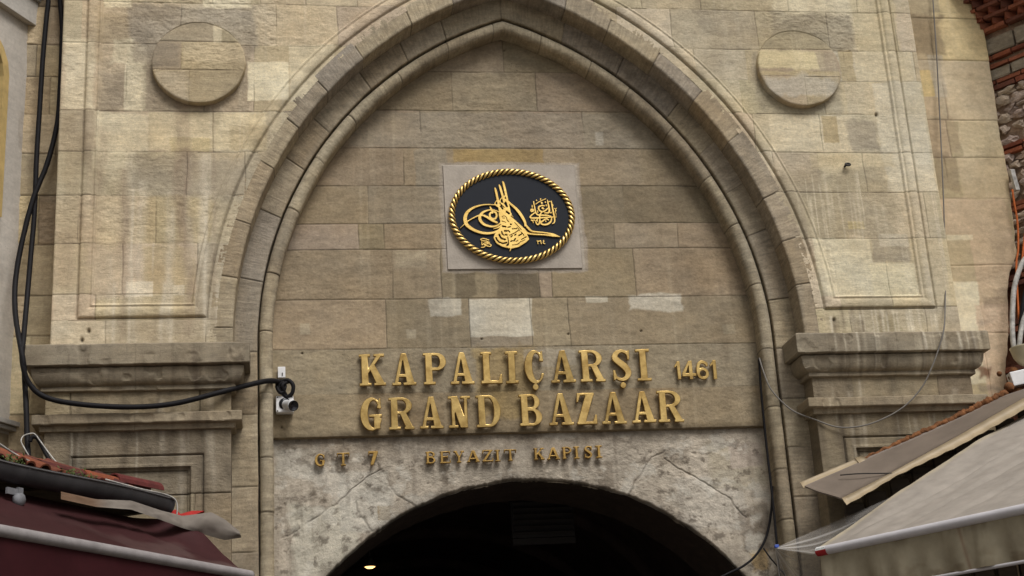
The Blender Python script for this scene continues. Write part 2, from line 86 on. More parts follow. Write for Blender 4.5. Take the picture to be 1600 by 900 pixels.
LAMP=[(-1.443,3.0,4.095)]
VENT=[(0.098,2.2,4.748),(0.802,2.2,4.726),(0.761,2.2,4.159),(0.065,2.2,4.184)]
BUNDLE_WHITE=[(5.503,0.2,6.714),(5.425,0.2,6.605),(5.321,0.2,6.389),(5.249,0.2,6.103),(5.206,0.2,5.855),(5.199,0.2,5.694)]
BUNDLE_WHITE2=[(5.504,0.15,6.37),(5.394,0.15,6.121),(5.305,0.15,5.944),(5.226,0.15,5.7)]
BUNDLE_ORANGE=[(5.539,0.28,7.543),(5.533,0.28,7.376),(5.53,0.28,7.151),(5.486,0.28,6.854),(5.425,0.28,6.634),(5.336,0.25,6.046)]
BUNDLE_ORANGE2=[(5.671,0.28,7.225),(5.586,0.28,7.002),(5.504,0.28,6.706),(5.456,0.28,6.56)]
BUNDLE_BLACK=[(5.512,0.22,6.466),(5.416,0.22,6.251),(5.342,0.22,6.001),(5.27,0.22,5.755)]
BOWL=[(5.106,0.1,5.687),(5.413,0.1,5.682),(5.163,0.1,5.485)]
WHITEBOX=[(5.011,0.0,5.418),(5.47,0.0,5.492),(5.436,0.0,5.307),(5.012,0.0,5.261)]
TRUNK_END=[(5.553,0.3,7.78),(5.578,0.3,7.536)]
PIER_EDGE=[(5.608,0.35,10.285),(5.607,0.35,9.949),(5.602,0.35,9.453),(5.591,0.35,8.886),(5.571,0.35,8.409),(5.57,0.35,8.135),(5.576,0.35,7.863),(5.577,0.35,7.48),(5.554,0.35,7.178),(5.532,0.35,6.879),(5.496,0.35,6.805),(5.397,0.35,6.622),(5.351,0.35,6.44),(5.328,0.35,6.222),(5.263,0.35,5.936),(5.192,0.35,5.653),(5.158,0.35,5.373),(5.131,0.35,5.097)]

# ------------------------------------------------------------------ small helpers
rnd = random.Random(7)
def lin(r, g=None, b=None):
    if g is None: r, g, b = r
    f = lambda c: (c/255/12.92 if c/255 <= .04045 else ((c/255+.055)/1.055)**2.4)
    return np.array([f(r), f(g), f(b)])

def ihash(x, y, seed):
    h = (x.astype(np.int64)*374761393 + y.astype(np.int64)*668265263 + seed*1442695041) & 0xffffffff
    h = ((h ^ (h >> 13))*1274126177) & 0xffffffff
    h = ((h ^ (h >> 15))*2246822519) & 0xffffffff
    return ((h ^ (h >> 16)) & 0xffffffff)/4294967295.0
def vnoise(x, y, seed=0):
    xi = np.floor(x); yi = np.floor(y); u = x-xi; v = y-yi
    u = u*u*(3-2*u); v = v*v*(3-2*v)
    a = ihash(xi, yi, seed); b = ihash(xi+1, yi, seed); c = ihash(xi, yi+1, seed); d = ihash(xi+1, yi+1, seed)
    return (a*(1-u)+b*u)*(1-v)+(c*(1-u)+d*u)*v
def fbm(x, y, seed=0, o=4, g=.5):
    s = 0; a = 1; t = 0
    for i in range(o):
        s = s+a*vnoise(x*2**i+17.3*i, y*2**i+9.1*i, seed+i*13); t += a; a *= g
    return s/t
def sst(a, b, x):
    t = np.clip((x-a)/(b-a), 0, 1); return t*t*(3-2*t)

def fin(o, parent=None, label=None):
    link(o)
    if parent is not None:
        o.parent = parent
        o.matrix_parent_inverse = parent.matrix_basis.inverted() if parent.type == 'EMPTY' else Matrix()
    if label: o['label'] = label
    return o
def thing(name, label, cat, loc=(0, 0, 0), group=None):
    o = link(bpy.data.objects.new(name, None)); o.location = loc; o.empty_display_size = .2
    o.matrix_basis = Matrix.Translation(loc)
    o['label'] = label; o['category'] = cat
    if group: o['group'] = group
    return o
def tag(o, label, cat, group=None):
    o['label'] = label; o['category'] = cat
    if group: o['group'] = group
    return o

def surf(name, P, C, mat, parent=None, mask=None, smooth=True, label=None):
    """a sheet of quads from a (m,n,3) array of points with a colour for every point"""
    m, n = P.shape[:2]
    idx = np.arange(m*n).reshape(m, n)
    q = np.stack([idx[:-1, :-1], idx[:-1, 1:], idx[1:, 1:], idx[1:, :-1]], -1).reshape(-1, 4)
    V = P.reshape(-1, 3); Cc = np.asarray(C, float).reshape(-1, 3)
    if mask is not None:
        fm = (mask[:-1, :-1] & mask[:-1, 1:] & mask[1:, 1:] & mask[1:, :-1]).reshape(-1)
        q = q[fm]; used = np.unique(q); re = np.zeros(len(V), np.int64); re[used] = np.arange(len(used))
        q = re[q]; V = V[used]; Cc = Cc[used]
    me = bpy.data.meshes.new(name)
    me.vertices.add(len(V)); me.vertices.foreach_set('co', V.astype(np.float32).ravel())
    me.loops.add(q.size); me.loops.foreach_set('vertex_index', q.astype(np.int32).ravel())
    me.polygons.add(len(q)); me.polygons.foreach_set('loop_start', np.arange(0, q.size, 4, dtype=np.int32))
    me.polygons.foreach_set('use_smooth', np.full(len(q), smooth))
    me.update(calc_edges=True)
    at = me.color_attributes.new('Col', 'FLOAT_COLOR', 'POINT')
    at.data.foreach_set('color', np.hstack([np.clip(Cc, .004, 1), np.ones((len(Cc), 1))]).astype(np.float32).ravel())
    me.materials.append(mat)
    return fin(bpy.data.objects.new(name, me), parent, label)

class MB:
    """collects boxes, tubes, sheets into ONE mesh"""
    def __init__(s): s.v = []; s.f = []; s.c = []; s.sm = []
    def add(s, V, F, col=(.3, .3, .3), sm=False):
        b = len(s.v); s.v += [tuple(map(float, q)) for q in V]; s.c += [tuple(map(float, col))]*len(V)
        s.f += [tuple(b+i for i in f) for f in F]; s.sm += [sm]*len(F)
    def box(s, c, size, ax=None, col=(.3, .3, .3), jit=0, bev=0):
        ax = ax or (Vector((1, 0, 0)), Vector((0, 1, 0)), Vector((0, 0, 1)))
        c = Vector(c); h = [d/2 for d in size]
        if bev:
            bm = bmesh.new(); bmesh.ops.create_cube(bm, size=1)
            for v in bm.verts: v.co = Vector((v.co.x*size[0], v.co.y*size[1], v.co.z*size[2]))
            bmesh.ops.bevel(bm, geom=bm.edges[:], offset=bev, segments=2, affect='EDGES', profile=.6)
            bm.verts.index_update()
            V = [c+ax[0]*v.co.x+ax[1]*v.co.y+ax[2]*v.co.z+Vector((rnd.uniform(-jit, jit), rnd.uniform(-jit, jit), rnd.uniform(-jit, jit))) for v in bm.verts]
            F = [[v.index for v in f.verts] for f in bm.faces]; bm.free()
            s.add(V, F, col, False); return
        V = [c+ax[0]*(i*h[0])+ax[1]*(j*h[1])+ax[2]*(k*h[2])+Vector((rnd.uniform(-jit, jit), rnd.uniform(-jit, jit), rnd.uniform(-jit, jit))) for i in (-1, 1) for j in (-1, 1) for k in (-1, 1)]
        s.add(V, [(0, 1, 3, 2), (4, 6, 7, 5), (0, 4, 5, 1), (2, 3, 7, 6), (0, 2, 6, 4), (1, 5, 7, 3)], col)
    def tube(s, pts, r, col=(.3, .3, .3), n=8, sub=4, lump=0):
        P = smooth_path(pts, sub) if sub > 1 else [Vector(q) for q in pts]
        T = [(P[min(i+1, len(P)-1)]-P[max(i-1, 0)]).normalized() for i in range(len(P))]
        up = Vector((0, 0, 1)) if abs(T[0].z) < .9 else Vector((0, 1, 0))
        N = (up-T[0]*up.dot(T[0])).normalized(); V = []
        for i, q in enumerate(P):
            N = (N-T[i]*N.dot(T[i])).normalized(); B = T[i].cross(N)
            rr = r(i/(len(P)-1)) if callable(r) else r
            for k in range(n):
                a = 2*math.pi*k/n; w = rr*(1+lump*rnd.uniform(-1, 1))
                V.append(q+N*math.cos(a)*w+B*math.sin(a)*w)
        F = [(i*n+k, i*n+(k+1) % n, (i+1)*n+(k+1) % n, (i+1)*n+k) for i in range(len(P)-1) for k in range(n)]
        F += [tuple(range(n))[::-1], tuple((len(P)-1)*n+k for k in range(n))]
        s.add(V, F, col, True)
    def lathe(s, c, prof, ax=(0, 0, 1), n=24, col=(.3, .3, .3)):
        ax = Vector(ax).normalized(); u = ax.orthogonal().normalized(); w = ax.cross(u); c = Vector(c)
        V = [c+ax*h+(u*math.cos(2*math.pi*k/n)+w*math.sin(2*math.pi*k/n))*r for r, h in prof for k in range(n)]
        F = [(i*n+k, i*n+(k+1) % n, (i+1)*n+(k+1) % n, (i+1)*n+k) for i in range(len(prof)-1) for k in range(n)]
        s.add(V, F, col, True)
    def grid(s, rows, col=(.3, .3, .3), thick=None):
        m = len(rows); n = len(rows[0]); V = [Vector(q) for r in rows for q in r]
        F = [(i*n+j, i*n+j+1, (i+1)*n+j+1, (i+1)*n+j) for i in range(m-1) for j in range(n-1)]
        if thick is not None:
            t = Vector(thick); b = m*n; V += [q+t for q in V]
            F += [tuple(b+i for i in f[::-1]) for f in F]
            loop = [j for j in range(n)]+[i*n+n-1 for i in range(1, m)]+[(m-1)*n+j for j in range(n-2, -1, -1)]+[i*n for i in range(m-2, 0, -1)]
            F += [(loop[k], loop[(k+1) % len(loop)], b+loop[(k+1) % len(loop)], b+loop[k]) for k in range(len(loop))]
        s.add(V, F, col, True)
    def build(s, name, mat, parent=None, label=None):
        me = bpy.data.meshes.new(name); me.from_pydata(s.v, [], s.f)
        me.polygons.foreach_set('use_smooth', s.sm)
        at = me.color_attributes.new('Col', 'FLOAT_COLOR', 'POINT')
        at.data.foreach_set('color', np.hstack([np.array(s.c), np.ones((len(s.c), 1))]).astype(np.float32).ravel())
        me.materials.append(mat); me.update()
        return fin(bpy.data.objects.new(name, me), parent, label)

def smooth_path(pts, sub=4):
    P = [Vector(q) for q in pts]; out = []
    for i in range(len(P)-1):
        a = P[max(i-1, 0)]; b = P[i]; c = P[i+1]; d = P[min(i+2, len(P)-1)]
        for k in range(sub):
            t = k/sub
            out.append(.5*((2*b)+(c-a)*t+(2*a-5*b+4*c-d)*t*t+(3*b-a-3*c+d)*t**3))
    out.append(P[-1]); return out

# ------------------------------------------------------------------ materials
def mat_base(name):
    m = bpy.data.materials.new(name); m.use_nodes = True
    nt = m.node_tree; b = nt.nodes['Principled BSDF']
    return m, nt, b
def N(nt, typ, **kw):
    n = nt.nodes.new(typ)
    for k, v in kw.items():
        if k.startswith('i_'): n.inputs[k[2:].replace('_', ' ')].default_value = v
        else: setattr(n, k, v)
    return n
def stone_mat(name, bump=.5, rough=.92, mott=.24, fine=90, tool=0., dist=.012):
    """coloured by the stone's own colour at each point, with fine mottling, pits and tool marks"""
    m, nt, b = mat_base(name); L = nt.links
    at = N(nt, 'ShaderNodeAttribute', attribute_name='Col'); tc = N(nt, 'ShaderNodeTexCoord')
    mpb = N(nt, 'ShaderNodeMapping'); mpb.inputs['Scale'].default_value = (.55, .55, 1.9); L.new(tc.outputs['Object'], mpb.inputs['Vector'])
    n1 = N(nt, 'ShaderNodeTexNoise', i_Scale=7., i_Detail=9., i_Roughness=.74); L.new(mpb.outputs[0], n1.inputs['Vector'])
    n2 = N(nt, 'ShaderNodeTexNoise', i_Scale=fine*.5, i_Detail=6., i_Roughness=.7); L.new(tc.outputs['Object'], n2.inputs['Vector'])
    r1 = N(nt, 'ShaderNodeMapRange'); r1.inputs[1].default_value = .3; r1.inputs[2].default_value = .7; r1.inputs[3].default_value = 1-mott; r1.inputs[4].default_value = 1+mott*.8
    r2 = N(nt, 'ShaderNodeMapRange'); r2.inputs[1].default_value = .3; r2.inputs[2].default_value = .7; r2.inputs[3].default_value = 1-mott*.7; r2.inputs[4].default_value = 1+mott*.5
    L.new(n1.outputs[0], r1.inputs[0]); L.new(n2.outputs[0], r2.inputs[0])
    mu = N(nt, 'ShaderNodeMath', operation='MULTIPLY'); L.new(r1.outputs[0], mu.inputs[0]); L.new(r2.outputs[0], mu.inputs[1])
    # dark pores
    vo = N(nt, 'ShaderNodeTexVoronoi', i_Scale=38.); L.new(tc.outputs['Object'], vo.inputs['Vector'])
    n4 = N(nt, 'ShaderNodeTexNoise', i_Scale=3.1, i_Detail=3.); L.new(tc.outputs['Object'], n4.inputs['Vector'])
    pr = N(nt, 'ShaderNodeMapRange'); pr.inputs[1].default_value = .52; pr.inputs[2].default_value = .72; pr.inputs[3].default_value = .0; pr.inputs[4].default_value = .22
    L.new(n4.outputs[0], pr.inputs[0])
    lt = N(nt, 'ShaderNodeMath', operation='LESS_THAN'); L.new(vo.outputs['Distance'], lt.inputs[0]); L.new(pr.outputs[0], lt.inputs[1])
    pm = N(nt, 'ShaderNodeMath', operation='MULTIPLY_ADD'); L.new(lt.outputs[0], pm.inputs[0]); pm.inputs[1].default_value = -.38; pm.inputs[2].default_value = 1
    mu2 = N(nt, 'ShaderNodeMath', operation='MULTIPLY'); L.new(mu.outputs[0], mu2.inputs[0]); L.new(pm.outputs[0], mu2.inputs[1])
    mx = N(nt, 'ShaderNodeVectorMath', operation='SCALE'); L.new(at.outputs['Color'], mx.inputs[0]); L.new(mu2.outputs[0], mx.inputs['Scale'])
    L.new(mx.outputs[0], b.inputs['Base Color']); b.inputs['Roughness'].default_value = rough; b.inputs['Specular IOR Level'].default_value = .25
    n3 = N(nt, 'ShaderNodeTexNoise', i_Scale=fine, i_Detail=7., i_Roughness=.72); L.new(tc.outputs['Object'], n3.inputs['Vector'])
    h = n3.outputs[0]
    if tool:
        mp = N(nt, 'ShaderNodeMapping'); mp.inputs['Scale'].default_value = (9, 9, 95); L.new(tc.outputs['Object'], mp.inputs['Vector'])
        n5 = N(nt, 'ShaderNodeTexNoise', i_Scale=1., i_Detail=3.); L.new(mp.outputs[0], n5.inputs['Vector'])
        ad = N(nt, 'ShaderNodeMath', operation='MULTIPLY_ADD'); L.new(n5.outputs[0], ad.inputs[0]); ad.inputs[1].default_value = tool; L.new(h, ad.inputs[2]); h = ad.outputs[0]
    sb = N(nt, 'ShaderNodeMath', operation='MULTIPLY_ADD'); L.new(lt.outputs[0], sb.inputs[0]); sb.inputs[1].default_value = -.5; L.new(h, sb.inputs[2])
    bp = N(nt, 'ShaderNodeBump', i_Strength=bump, i_Distance=dist); L.new(sb.outputs[0], bp.inputs['Height']); L.new(bp.outputs[0], b.inputs['Normal'])
    return m
def plain_mat(name, col, rough=.6, metal=0., var=.25, scale=6., bump=.1, spec=.4, stretch=(1, 1, 1), col2=None, attr=False):
    m, nt, b = mat_base(name); L = nt.links
    tc = N(nt, 'ShaderNodeTexCoord'); mp = N(nt, 'ShaderNodeMapping'); mp.inputs['Scale'].default_value = stretch; L.new(tc.outputs['Object'], mp.inputs['Vector'])
    n1 = N(nt, 'ShaderNodeTexNoise', i_Scale=scale, i_Detail=7., i_Roughness=.65); L.new(mp.outputs[0], n1.inputs['Vector'])
    cr = N(nt, 'ShaderNodeValToRGB'); L.new(n1.outputs[0], cr.inputs[0])
    c2 = col2 if col2 is not None else [c*(1-var) for c in col]
    cr.color_ramp.elements[0].position = .32; cr.color_ramp.elements[0].color = (*c2, 1)
    cr.color_ramp.elements[1].position = .66; cr.color_ramp.elements[1].color = (*[min(1, c*(1+var*.4)) for c in col], 1)
    if attr:
        at = N(nt, 'ShaderNodeAttribute', attribute_name='Col'); mx = N(nt, 'ShaderNodeMix', data_type='RGBA', blend_type='MULTIPLY'); mx.inputs[0].default_value = 1
        L.new(cr.outputs[0], mx.inputs[6]); L.new(at.outputs['Color'], mx.inputs[7]); L.new(mx.outputs[2], b.inputs['Base Color'])
    else: L.new(cr.outputs[0], b.inputs['Base Color'])
    b.inputs['Roughness'].default_value = rough; b.inputs['Metallic'].default_value = metal; b.inputs['Specular IOR Level'].default_value = spec
    if bump:
        n2 = N(nt, 'ShaderNodeTexNoise', i_Scale=scale*9, i_Detail=5.); L.new(mp.outputs[0], n2.inputs['Vector'])
        bp = N(nt, 'ShaderNodeBump', i_Strength=bump, i_Distance=.01); L.new(n2.outputs[0], bp.inputs['Height']); L.new(bp.outputs[0], b.inputs['Normal'])
    return m

M = {}
M['ashlar'] = stone_mat('ashlar', .55, tool=.5)
M['smooth_stone'] = stone_mat('smooth_stone', .4, fine=70, mott=.25)
M['voussoir'] = stone_mat('voussoir', .6, mott=.3)
M['marble_render'] = stone_mat('marble_render', .7, fine=45, mott=.3, dist=.015)
M['plaster'] = stone_mat('plaster', .35, fine=60, mott=.16)
M['brick'] = stone_mat('brick', .6, fine=80, mott=.35)
M['rubble'] = stone_mat('rubble', .8, fine=30, mott=.35, dist=.03)
M['black_rubber'] = plain_mat('black_rubber', (.009, .008, .009), .65, var=.3, scale=12, spec=.2)
M['grey_wire'] = plain_mat('grey_wire', (.17, .155, .135), .6, scale=9)
M['white_wire'] = plain_mat('white_wire', (.5, .48, .44), .6, var=.5, scale=14)
M['orange_wire'] = plain_mat('orange_wire', (.55, .13, .02), .5, scale=9)
M['white_plastic'] = plain_mat('white_plastic', (.76, .75, .74), .4, var=.12, scale=14)
M['lens_glass'] = plain_mat('lens_glass', (.006, .006, .008), .12, var=.1, spec=.6, bump=0)
M['slate_blue'] = plain_mat('slate_blue', (.0065, .009, .0155), .5, var=.12, scale=10, bump=.03, spec=.22)
M['slab_stone'] = plain_mat('slab_stone', tuple(lin(176, 166, 153)), .9, var=.2, scale=5, bump=.3)
M['iron'] = plain_mat('iron', (.03, .026, .024), .7, var=.4, scale=20)

def gold_mat(name, c, c2, rough, metal=1., attr=False, bump=.12, scale=9.):
    return plain_mat(name, c, rough, metal, scale=scale, bump=bump, col2=c2, attr=attr)
M['gilt'] = gold_mat('gilt', (.86, .60, .19), (.70, .45, .12), .36, .75)
M['brass'] = gold_mat('brass', (.66, .46, .17), (.34, .21, .065), .30, .9, scale=6.)
M['dull_brass'] = gold_mat('dull_brass', (.46, .29, .085), (.28, .17, .05), .45, .8)
M['rope_gilt'] = gold_mat('rope_gilt', (.84, .60, .22), (.66, .43, .13), .33, .8, attr=True)

# ------------------------------------------------------------------ masonry painter: blocks, joints, patches, lime runs
def masonry(X, Z, rows, pal, seed, jitter=.006, var=.10, jw=.007, jmin=.15):
    """rows: (z0, z1, [joint x]).  Returns colour (.., 3) and joint mask 0..1"""
    Xw = X+(fbm(X*4, Z*4, seed+1, 3)-.5)*jitter*4; Zw = Z+(fbm(X*1.7, Z*6, seed+2, 3)-.5)*jitter*2.2
    C = np.zeros(X.shape+(3,)); J = np.zeros(X.shape); rg = np.random.RandomState(seed)
    rough = np.zeros(X.shape)
    for k, (z0, z1, js) in enumerate(rows):
        m = (Zw >= z0) & (Zw < z1)
        cols = []; rr = []
        for q in range(len(js)+1):
            c = lin(pal[rg.randint(len(pal))])*(1+var*rg.uniform(-1, 1)); c = c*np.array([1+.03*rg.uniform(-1, 1), 1, 1+.06*rg.uniform(-1, 1)])
            cols.append(c); rr.append(rg.uniform(0, 1)**2)
        cols = np.array(cols); rr = np.array(rr); ja = np.array(sorted(js))
        b = np.searchsorted(ja, Xw[m]) if len(ja) else np.zeros(m.sum(), int)
        C[m] = cols[b]; rough[m] = rr[b]
        dh = np.minimum(Zw[m]-z0, z1-Zw[m])
        jj = np.exp(-(dh/jw)**2)*sst(.36, .54, fbm(X[m]*1.3, Z[m]*.3+k, seed+5, 3)+.02)
        if len(ja):
            dv = np.min(np.abs(Xw[m][:, None]-ja[None, :]), 1)
            jj = np.maximum(jj, np.exp(-(dv/(jw*.8))**2)*sst(.34, .56, fbm(X[m]*.7+3, Z[m]*1.6, seed+6, 3)))
        J[m] = np.maximum(jmin*np.exp(-(dh/jw)**2), jj)
    return C, np.clip(J, 0, 1), rough
def auto_rows(zs, x0, x1, seed, lo=.55, hi=1.05):
    r = random.Random(seed); out = []
    for a, b in zip(zs[:-1], zs[1:]):
        js = []; x = x0+r.uniform(.1, hi)
        while x < x1: js.append(x); x += r.uniform(lo, hi)
        out.append((a, b, js))
    return out
def patch_all(C, X, Z, L, seed):
    """repairs and replaced stones of another colour, ragged at the edge"""
    nx = (fbm(X*5, Z*5, seed+21, 4)-.5); nz = (fbm(X*5+40, Z*5, seed+22, 4)-.5)
    nf = fbm(X*22, Z*22, seed+23, 3)-.5
    Rg = np.zeros(X.shape)
    for i, (x0, z0, x1, z1, r, g, b, soft, k) in enumerate(L):
        d = np.minimum(np.minimum(X-x0, x1-X)+nx*soft*2.6, np.minimum(Z-z0, z1-Z)+nz*soft*2.6)+nf*soft*.9
        m = sst(-soft*.6, soft*.6, d)*min(1, k*1.15)
        m = m*(.86+.28*(fbm(X*3+i, Z*3, seed+i, 3)-.5))
        C[:] = C*(1-m[..., None])+lin(r, g, b)*m[..., None]
    return C
def weather(C, X, Z, seed, runs=.35, grime=.35, runcol=(214, 200, 172), dark=(98, 84, 68), zone=None, gain=1.):
    C = C*gain
    z = 1 if zone is None else zone
    f = fbm(X*1.1, Z*.9, seed+31, 5, .6); g = fbm(X*7, Z*5, seed+33, 4, .6)
    m = sst(.50, .72, f*.75+g*.25)*grime
    C = C*(1-m[..., None])+lin(dark)*m[..., None]
    s = fbm(X*14, Z*.35, seed+41, 3); s2 = fbm(X*45, Z*1.0, seed+42, 2); w = fbm(X*.8, Z*.45, seed+43, 3)
    r = sst(.56, .74, s*.7+s2*.3)*sst(.42, .62, w)*runs*z
    C = C*(1-r[..., None])+lin(runcol)*r[..., None]
    d = sst(.60, .76, fbm(X*17+90, Z*.5, seed+51, 3))*sst(.45, .65, fbm(X*.9+5, Z*.5, seed+52, 3))*.4*grime
    C = C*(1-d[..., None])+lin(dark)*d[..., None]
    h = (fbm(X*1.4, Z*1.9, seed+81, 4)-.5)*2; h2 = (fbm(X*4.5, Z*5, seed+83, 3)-.5)*2; h = (h*.7+h2*.4)[..., None]
    C = C*(1+h*np.array([.05, .0, -.08])+np.array([.0, .0, -.01]))
    t = .86+.28*fbm(X*2.3, Z*2.3, seed+61, 5, .6)
    sp = fbm(X*34, Z*34, seed+62, 3)
    t = t*(.90+.2*sp)
    return C*t[..., None]
def drips(C, X, Z, seed, n, x0, x1, zt0, zt1, zb0, zb1, w0, w1, col, k0, k1):
    """lime run down from a joint: narrow vertical stains with a ragged edge"""
    r = random.Random(seed)
    for i in range(n):
        x = r.uniform(x0, x1); zt = r.uniform(zt0, zt1); zb = r.uniform(zb0, zb1); w = r.uniform(w0, w1); k = r.uniform(k0, k1)
        box = (np.abs(X-x) < 5*w) & (Z > zb-.3) & (Z < zt+.1)
        if not box.any(): continue
        Xb, Zb = X[box], Z[box]
        m = np.exp(-((Xb-x+(fbm(Xb*0+i, Zb*2.5, seed+i, 3)-.5)*w*2.4)/w)**2)*sst(zb-.25, zb+.1, Zb)*sst(zt+.04, zt-.02, Zb)*k*(.35+1.1*fbm(Xb*40, Zb*6, seed+i+7, 3))
        m = np.clip(m, 0, .9)[:, None]; C[box] = C[box]*(1-m)+lin(col)*m
    return C
def rough_relief(X, Z, rough, seed):
    a = fbm(X*3, Z*4, seed+71, 4)-.5; b = fbm(X*13, Z*22, seed+72, 4, .6)-.5; c = fbm(X*45, Z*60, seed+73, 3, .6)-.5
    return a*.010+b*(.005+.016*rough)+c*(.002+.006*rough)

# ------------------------------------------------------------------ the gate
gate = thing('bazaar_gate', 'tall pale limestone gateway with a pointed arch, roundels and a dark low arched passage', 'gate', (0, .3, 0))
AC, AZ = 1.21, 5.9                                   # the two arch centres lie at x = -+AC, z = AZ

# niche wall under the pointed arch
def tympanum():
    xs = np.arange(-2.68, 2.6801, .0065); zs = np.concatenate([[5.0], np.arange(5.012, 9.62, .0065)])
    X, Z = np.meshgrid(xs, zs)
    rows = [list(r) for r in TYMP_ROWS]; rows[0][0] = 4.9; rows[1][2] = []; rows.append([9.387, 9.9, []])
    C, J, rg = masonry(X, Z, rows, [(155, 139, 115), (150, 134, 109), (160, 144, 121), (150, 136, 114)], 11, var=.10, jw=.0055, jmin=.4)
    j2 = J.copy(); m = (Z > 5.40) & (Z < 5.48); j2[m] *= .45*sst(.45, .6, fbm(X[m]*2, Z[m], 5, 2))
    rg = rg*.5; rg = np.where((Z > 8.1) & (Z < 9.0) & (X > -1.0), .7, rg)
    C = patch_all(C, X, Z, PATCH_TYMP, 12)
    C = weather(C, X, Z, 13, runs=.10, grime=.30)
    # uneven darker band along the bottom edge
    R = np.hypot(np.abs(X)+AC, Z-AZ)
    C = C*(1-.62*j2[..., None])
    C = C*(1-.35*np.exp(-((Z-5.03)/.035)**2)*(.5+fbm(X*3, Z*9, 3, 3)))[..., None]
    C = patch_all(C, X, Z, [(-.75, 6.70, .77, 7.945, 168, 156, 140, .018, .8), (-.72, 6.72, .74, 7.92, 176, 166, 152, .008, .8)], 17)
    Y = .465+rough_relief(X, Z, rg, 14)*.7+.006*j2
    Y[0] = .56; Y[1] += .004
    holes = [(-.39, 5.99), (1.28, 6.05), (.51, 6.03), (-2.41, 5.12), (-2.2, 5.87), (.03, 9.27)]
    for hx, hz in holes:
        d = np.hypot(X-hx, Z-hz); h = np.exp(-(d/.011)**2); Y += .02*h; C = C*(1-.7*h[..., None])
    return surf('niche_wall', np.stack([X, Y, Z], -1), C, M['smooth_stone'], gate, (R < 4.0) | (Z < AZ))
tympanum()

# lower wall pierced by the low arch
def arch_z(x):
    x = np.minimum(np.abs(x), 2.35); return 1.85+np.sqrt(2.68**2-x**2)
def lower_wall():
    xs = np.arange(-2.66, 2.6601, .009); v = np.linspace(0, 1, 190)
    X, Vv = np.meshgrid(xs, v)
    edge = arch_z(X)+(fbm(X*6, X*0+1, 77, 4)-.5)*.03+(fbm(X*40, X*0+5, 78, 3)-.5)*.014
    Z = edge+(5.013-edge)*Vv
    base = np.zeros(X.shape+(3,)); base[:] = lin(178, 167, 150)*1.08
    C = patch_all(base, X, Z, PATCH_LOWER, 22)
    mot = fbm(X*1.6, Z*1.6, 23, 6, .62)[..., None]; C = C*(.80+.44*mot)
    blot = sst(.52, .76, fbm(X*3.4+7, Z*2.0, 24, 7, .68))*.30; C = C*(1-blot[..., None])+lin(104, 92, 76)*blot[..., None]
    fine = sst(.57, .70, fbm(X*11, Z*13, 25, 5, .7))*.65*sst(.4, .6, fbm(X*1.5, Z*1.5, 29, 3)); C = C*(1-fine[..., None])+lin(84, 74, 62)*fine[..., None]
    runs_ = sst(.5, .72, fbm(X*13, Z*.9, 30, 4))*sst(.4, .6, fbm(X*1.2, Z*.8, 35, 3))*.35; C = C*(1-runs_[..., None])+lin(96, 84, 69)*runs_[..., None]
    white = sst(.58, .70, fbm(X*4+30, Z*5, 26, 5, .6))*.5; C = C*(1-white[..., None])+lin(206, 200, 186)*white[..., None]
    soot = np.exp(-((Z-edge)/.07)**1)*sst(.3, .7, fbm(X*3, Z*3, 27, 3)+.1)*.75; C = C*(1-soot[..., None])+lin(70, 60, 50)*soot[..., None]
    drip = np.exp(-(5.02-Z)/.09)*(.3+.6*fbm(X*5, Z*2, 28, 4)); C = C*(1-np.clip(drip, 0, .75)[..., None])+lin(92, 80, 66)*np.clip(drip, 0, .75)[..., None]  # uneven darker band just below the ledge
    crack = np.zeros(X.shape)
    for pts in [[(-1.50, 4.86), (-1.48, 4.70), (-1.30, 4.42), (-1.02, 4.26)], [(-1.47, 4.68), (-1.75, 4.46), (-2.05, 4.25), (-2.42, 4.03)], [(1.02, 4.36), (1.17, 4.58), (1.28, 4.72), (1.42, 4.80)],
                [(1.40, 4.72), (1.75, 4.50), (2.05, 4.28), (2.2, 4.1)], [(-1.7, 4.36), (-1.62, 4.18), (-1.56, 4.08)]]:
        for (a, b), (c, d) in zip(pts[:-1], pts[1:]):
            wx = X+(fbm(X*7, Z*7, 91, 3)-.5)*.07; wz = Z+(fbm(X*7+9, Z*7, 92, 3)-.5)*.07
            t = np.clip(((wx-a)*(c-a)+(wz-b)*(d-b))/((c-a)**2+(d-b)**2), 0, 1)
            crack = np.maximum(crack, np.exp(-(np.hypot(wx-a-t*(c-a), wz-b-t*(d-b))/.007)**2))
    crack = crack*sst(.25, .5, fbm(X*3, Z*3, 93, 3)); C = C*(1-.4*crack[..., None])
    pitz = sst(.42, .62, fbm(X*1.2+4, Z*1.2, 96, 3)); Y = .515+(fbm(X*2.2, Z*2.2, 94, 4)-.5)*.02+(fbm(X*14, Z*18, 95, 6, .7)-.5)*(.005+.015*pitz)+.012*crack+blot*.01
    Y += .05*np.exp(-((Z-edge)/.018)**2)
    surf('passage_wall', np.stack([X, Y, Z], -1), C, M['marble_render'], gate)
    # flanks of the opening, below the springing, down to the paving
    for s in (-1, 1):
        mb = MB(); mb.box((s*2.505, .66, 1.56), (.31, .28, 3.12), col=lin(150, 140, 124)); mb.build('passage_pier', M['marble_render'], gate)
    # soffit of the low arch
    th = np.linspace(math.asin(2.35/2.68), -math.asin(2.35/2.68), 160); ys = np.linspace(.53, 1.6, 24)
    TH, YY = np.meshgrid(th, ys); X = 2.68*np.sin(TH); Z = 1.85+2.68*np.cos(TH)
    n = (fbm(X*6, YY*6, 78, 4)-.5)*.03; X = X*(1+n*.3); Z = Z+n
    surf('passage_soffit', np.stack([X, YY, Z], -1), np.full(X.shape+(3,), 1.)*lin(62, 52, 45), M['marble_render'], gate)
lower_wall()

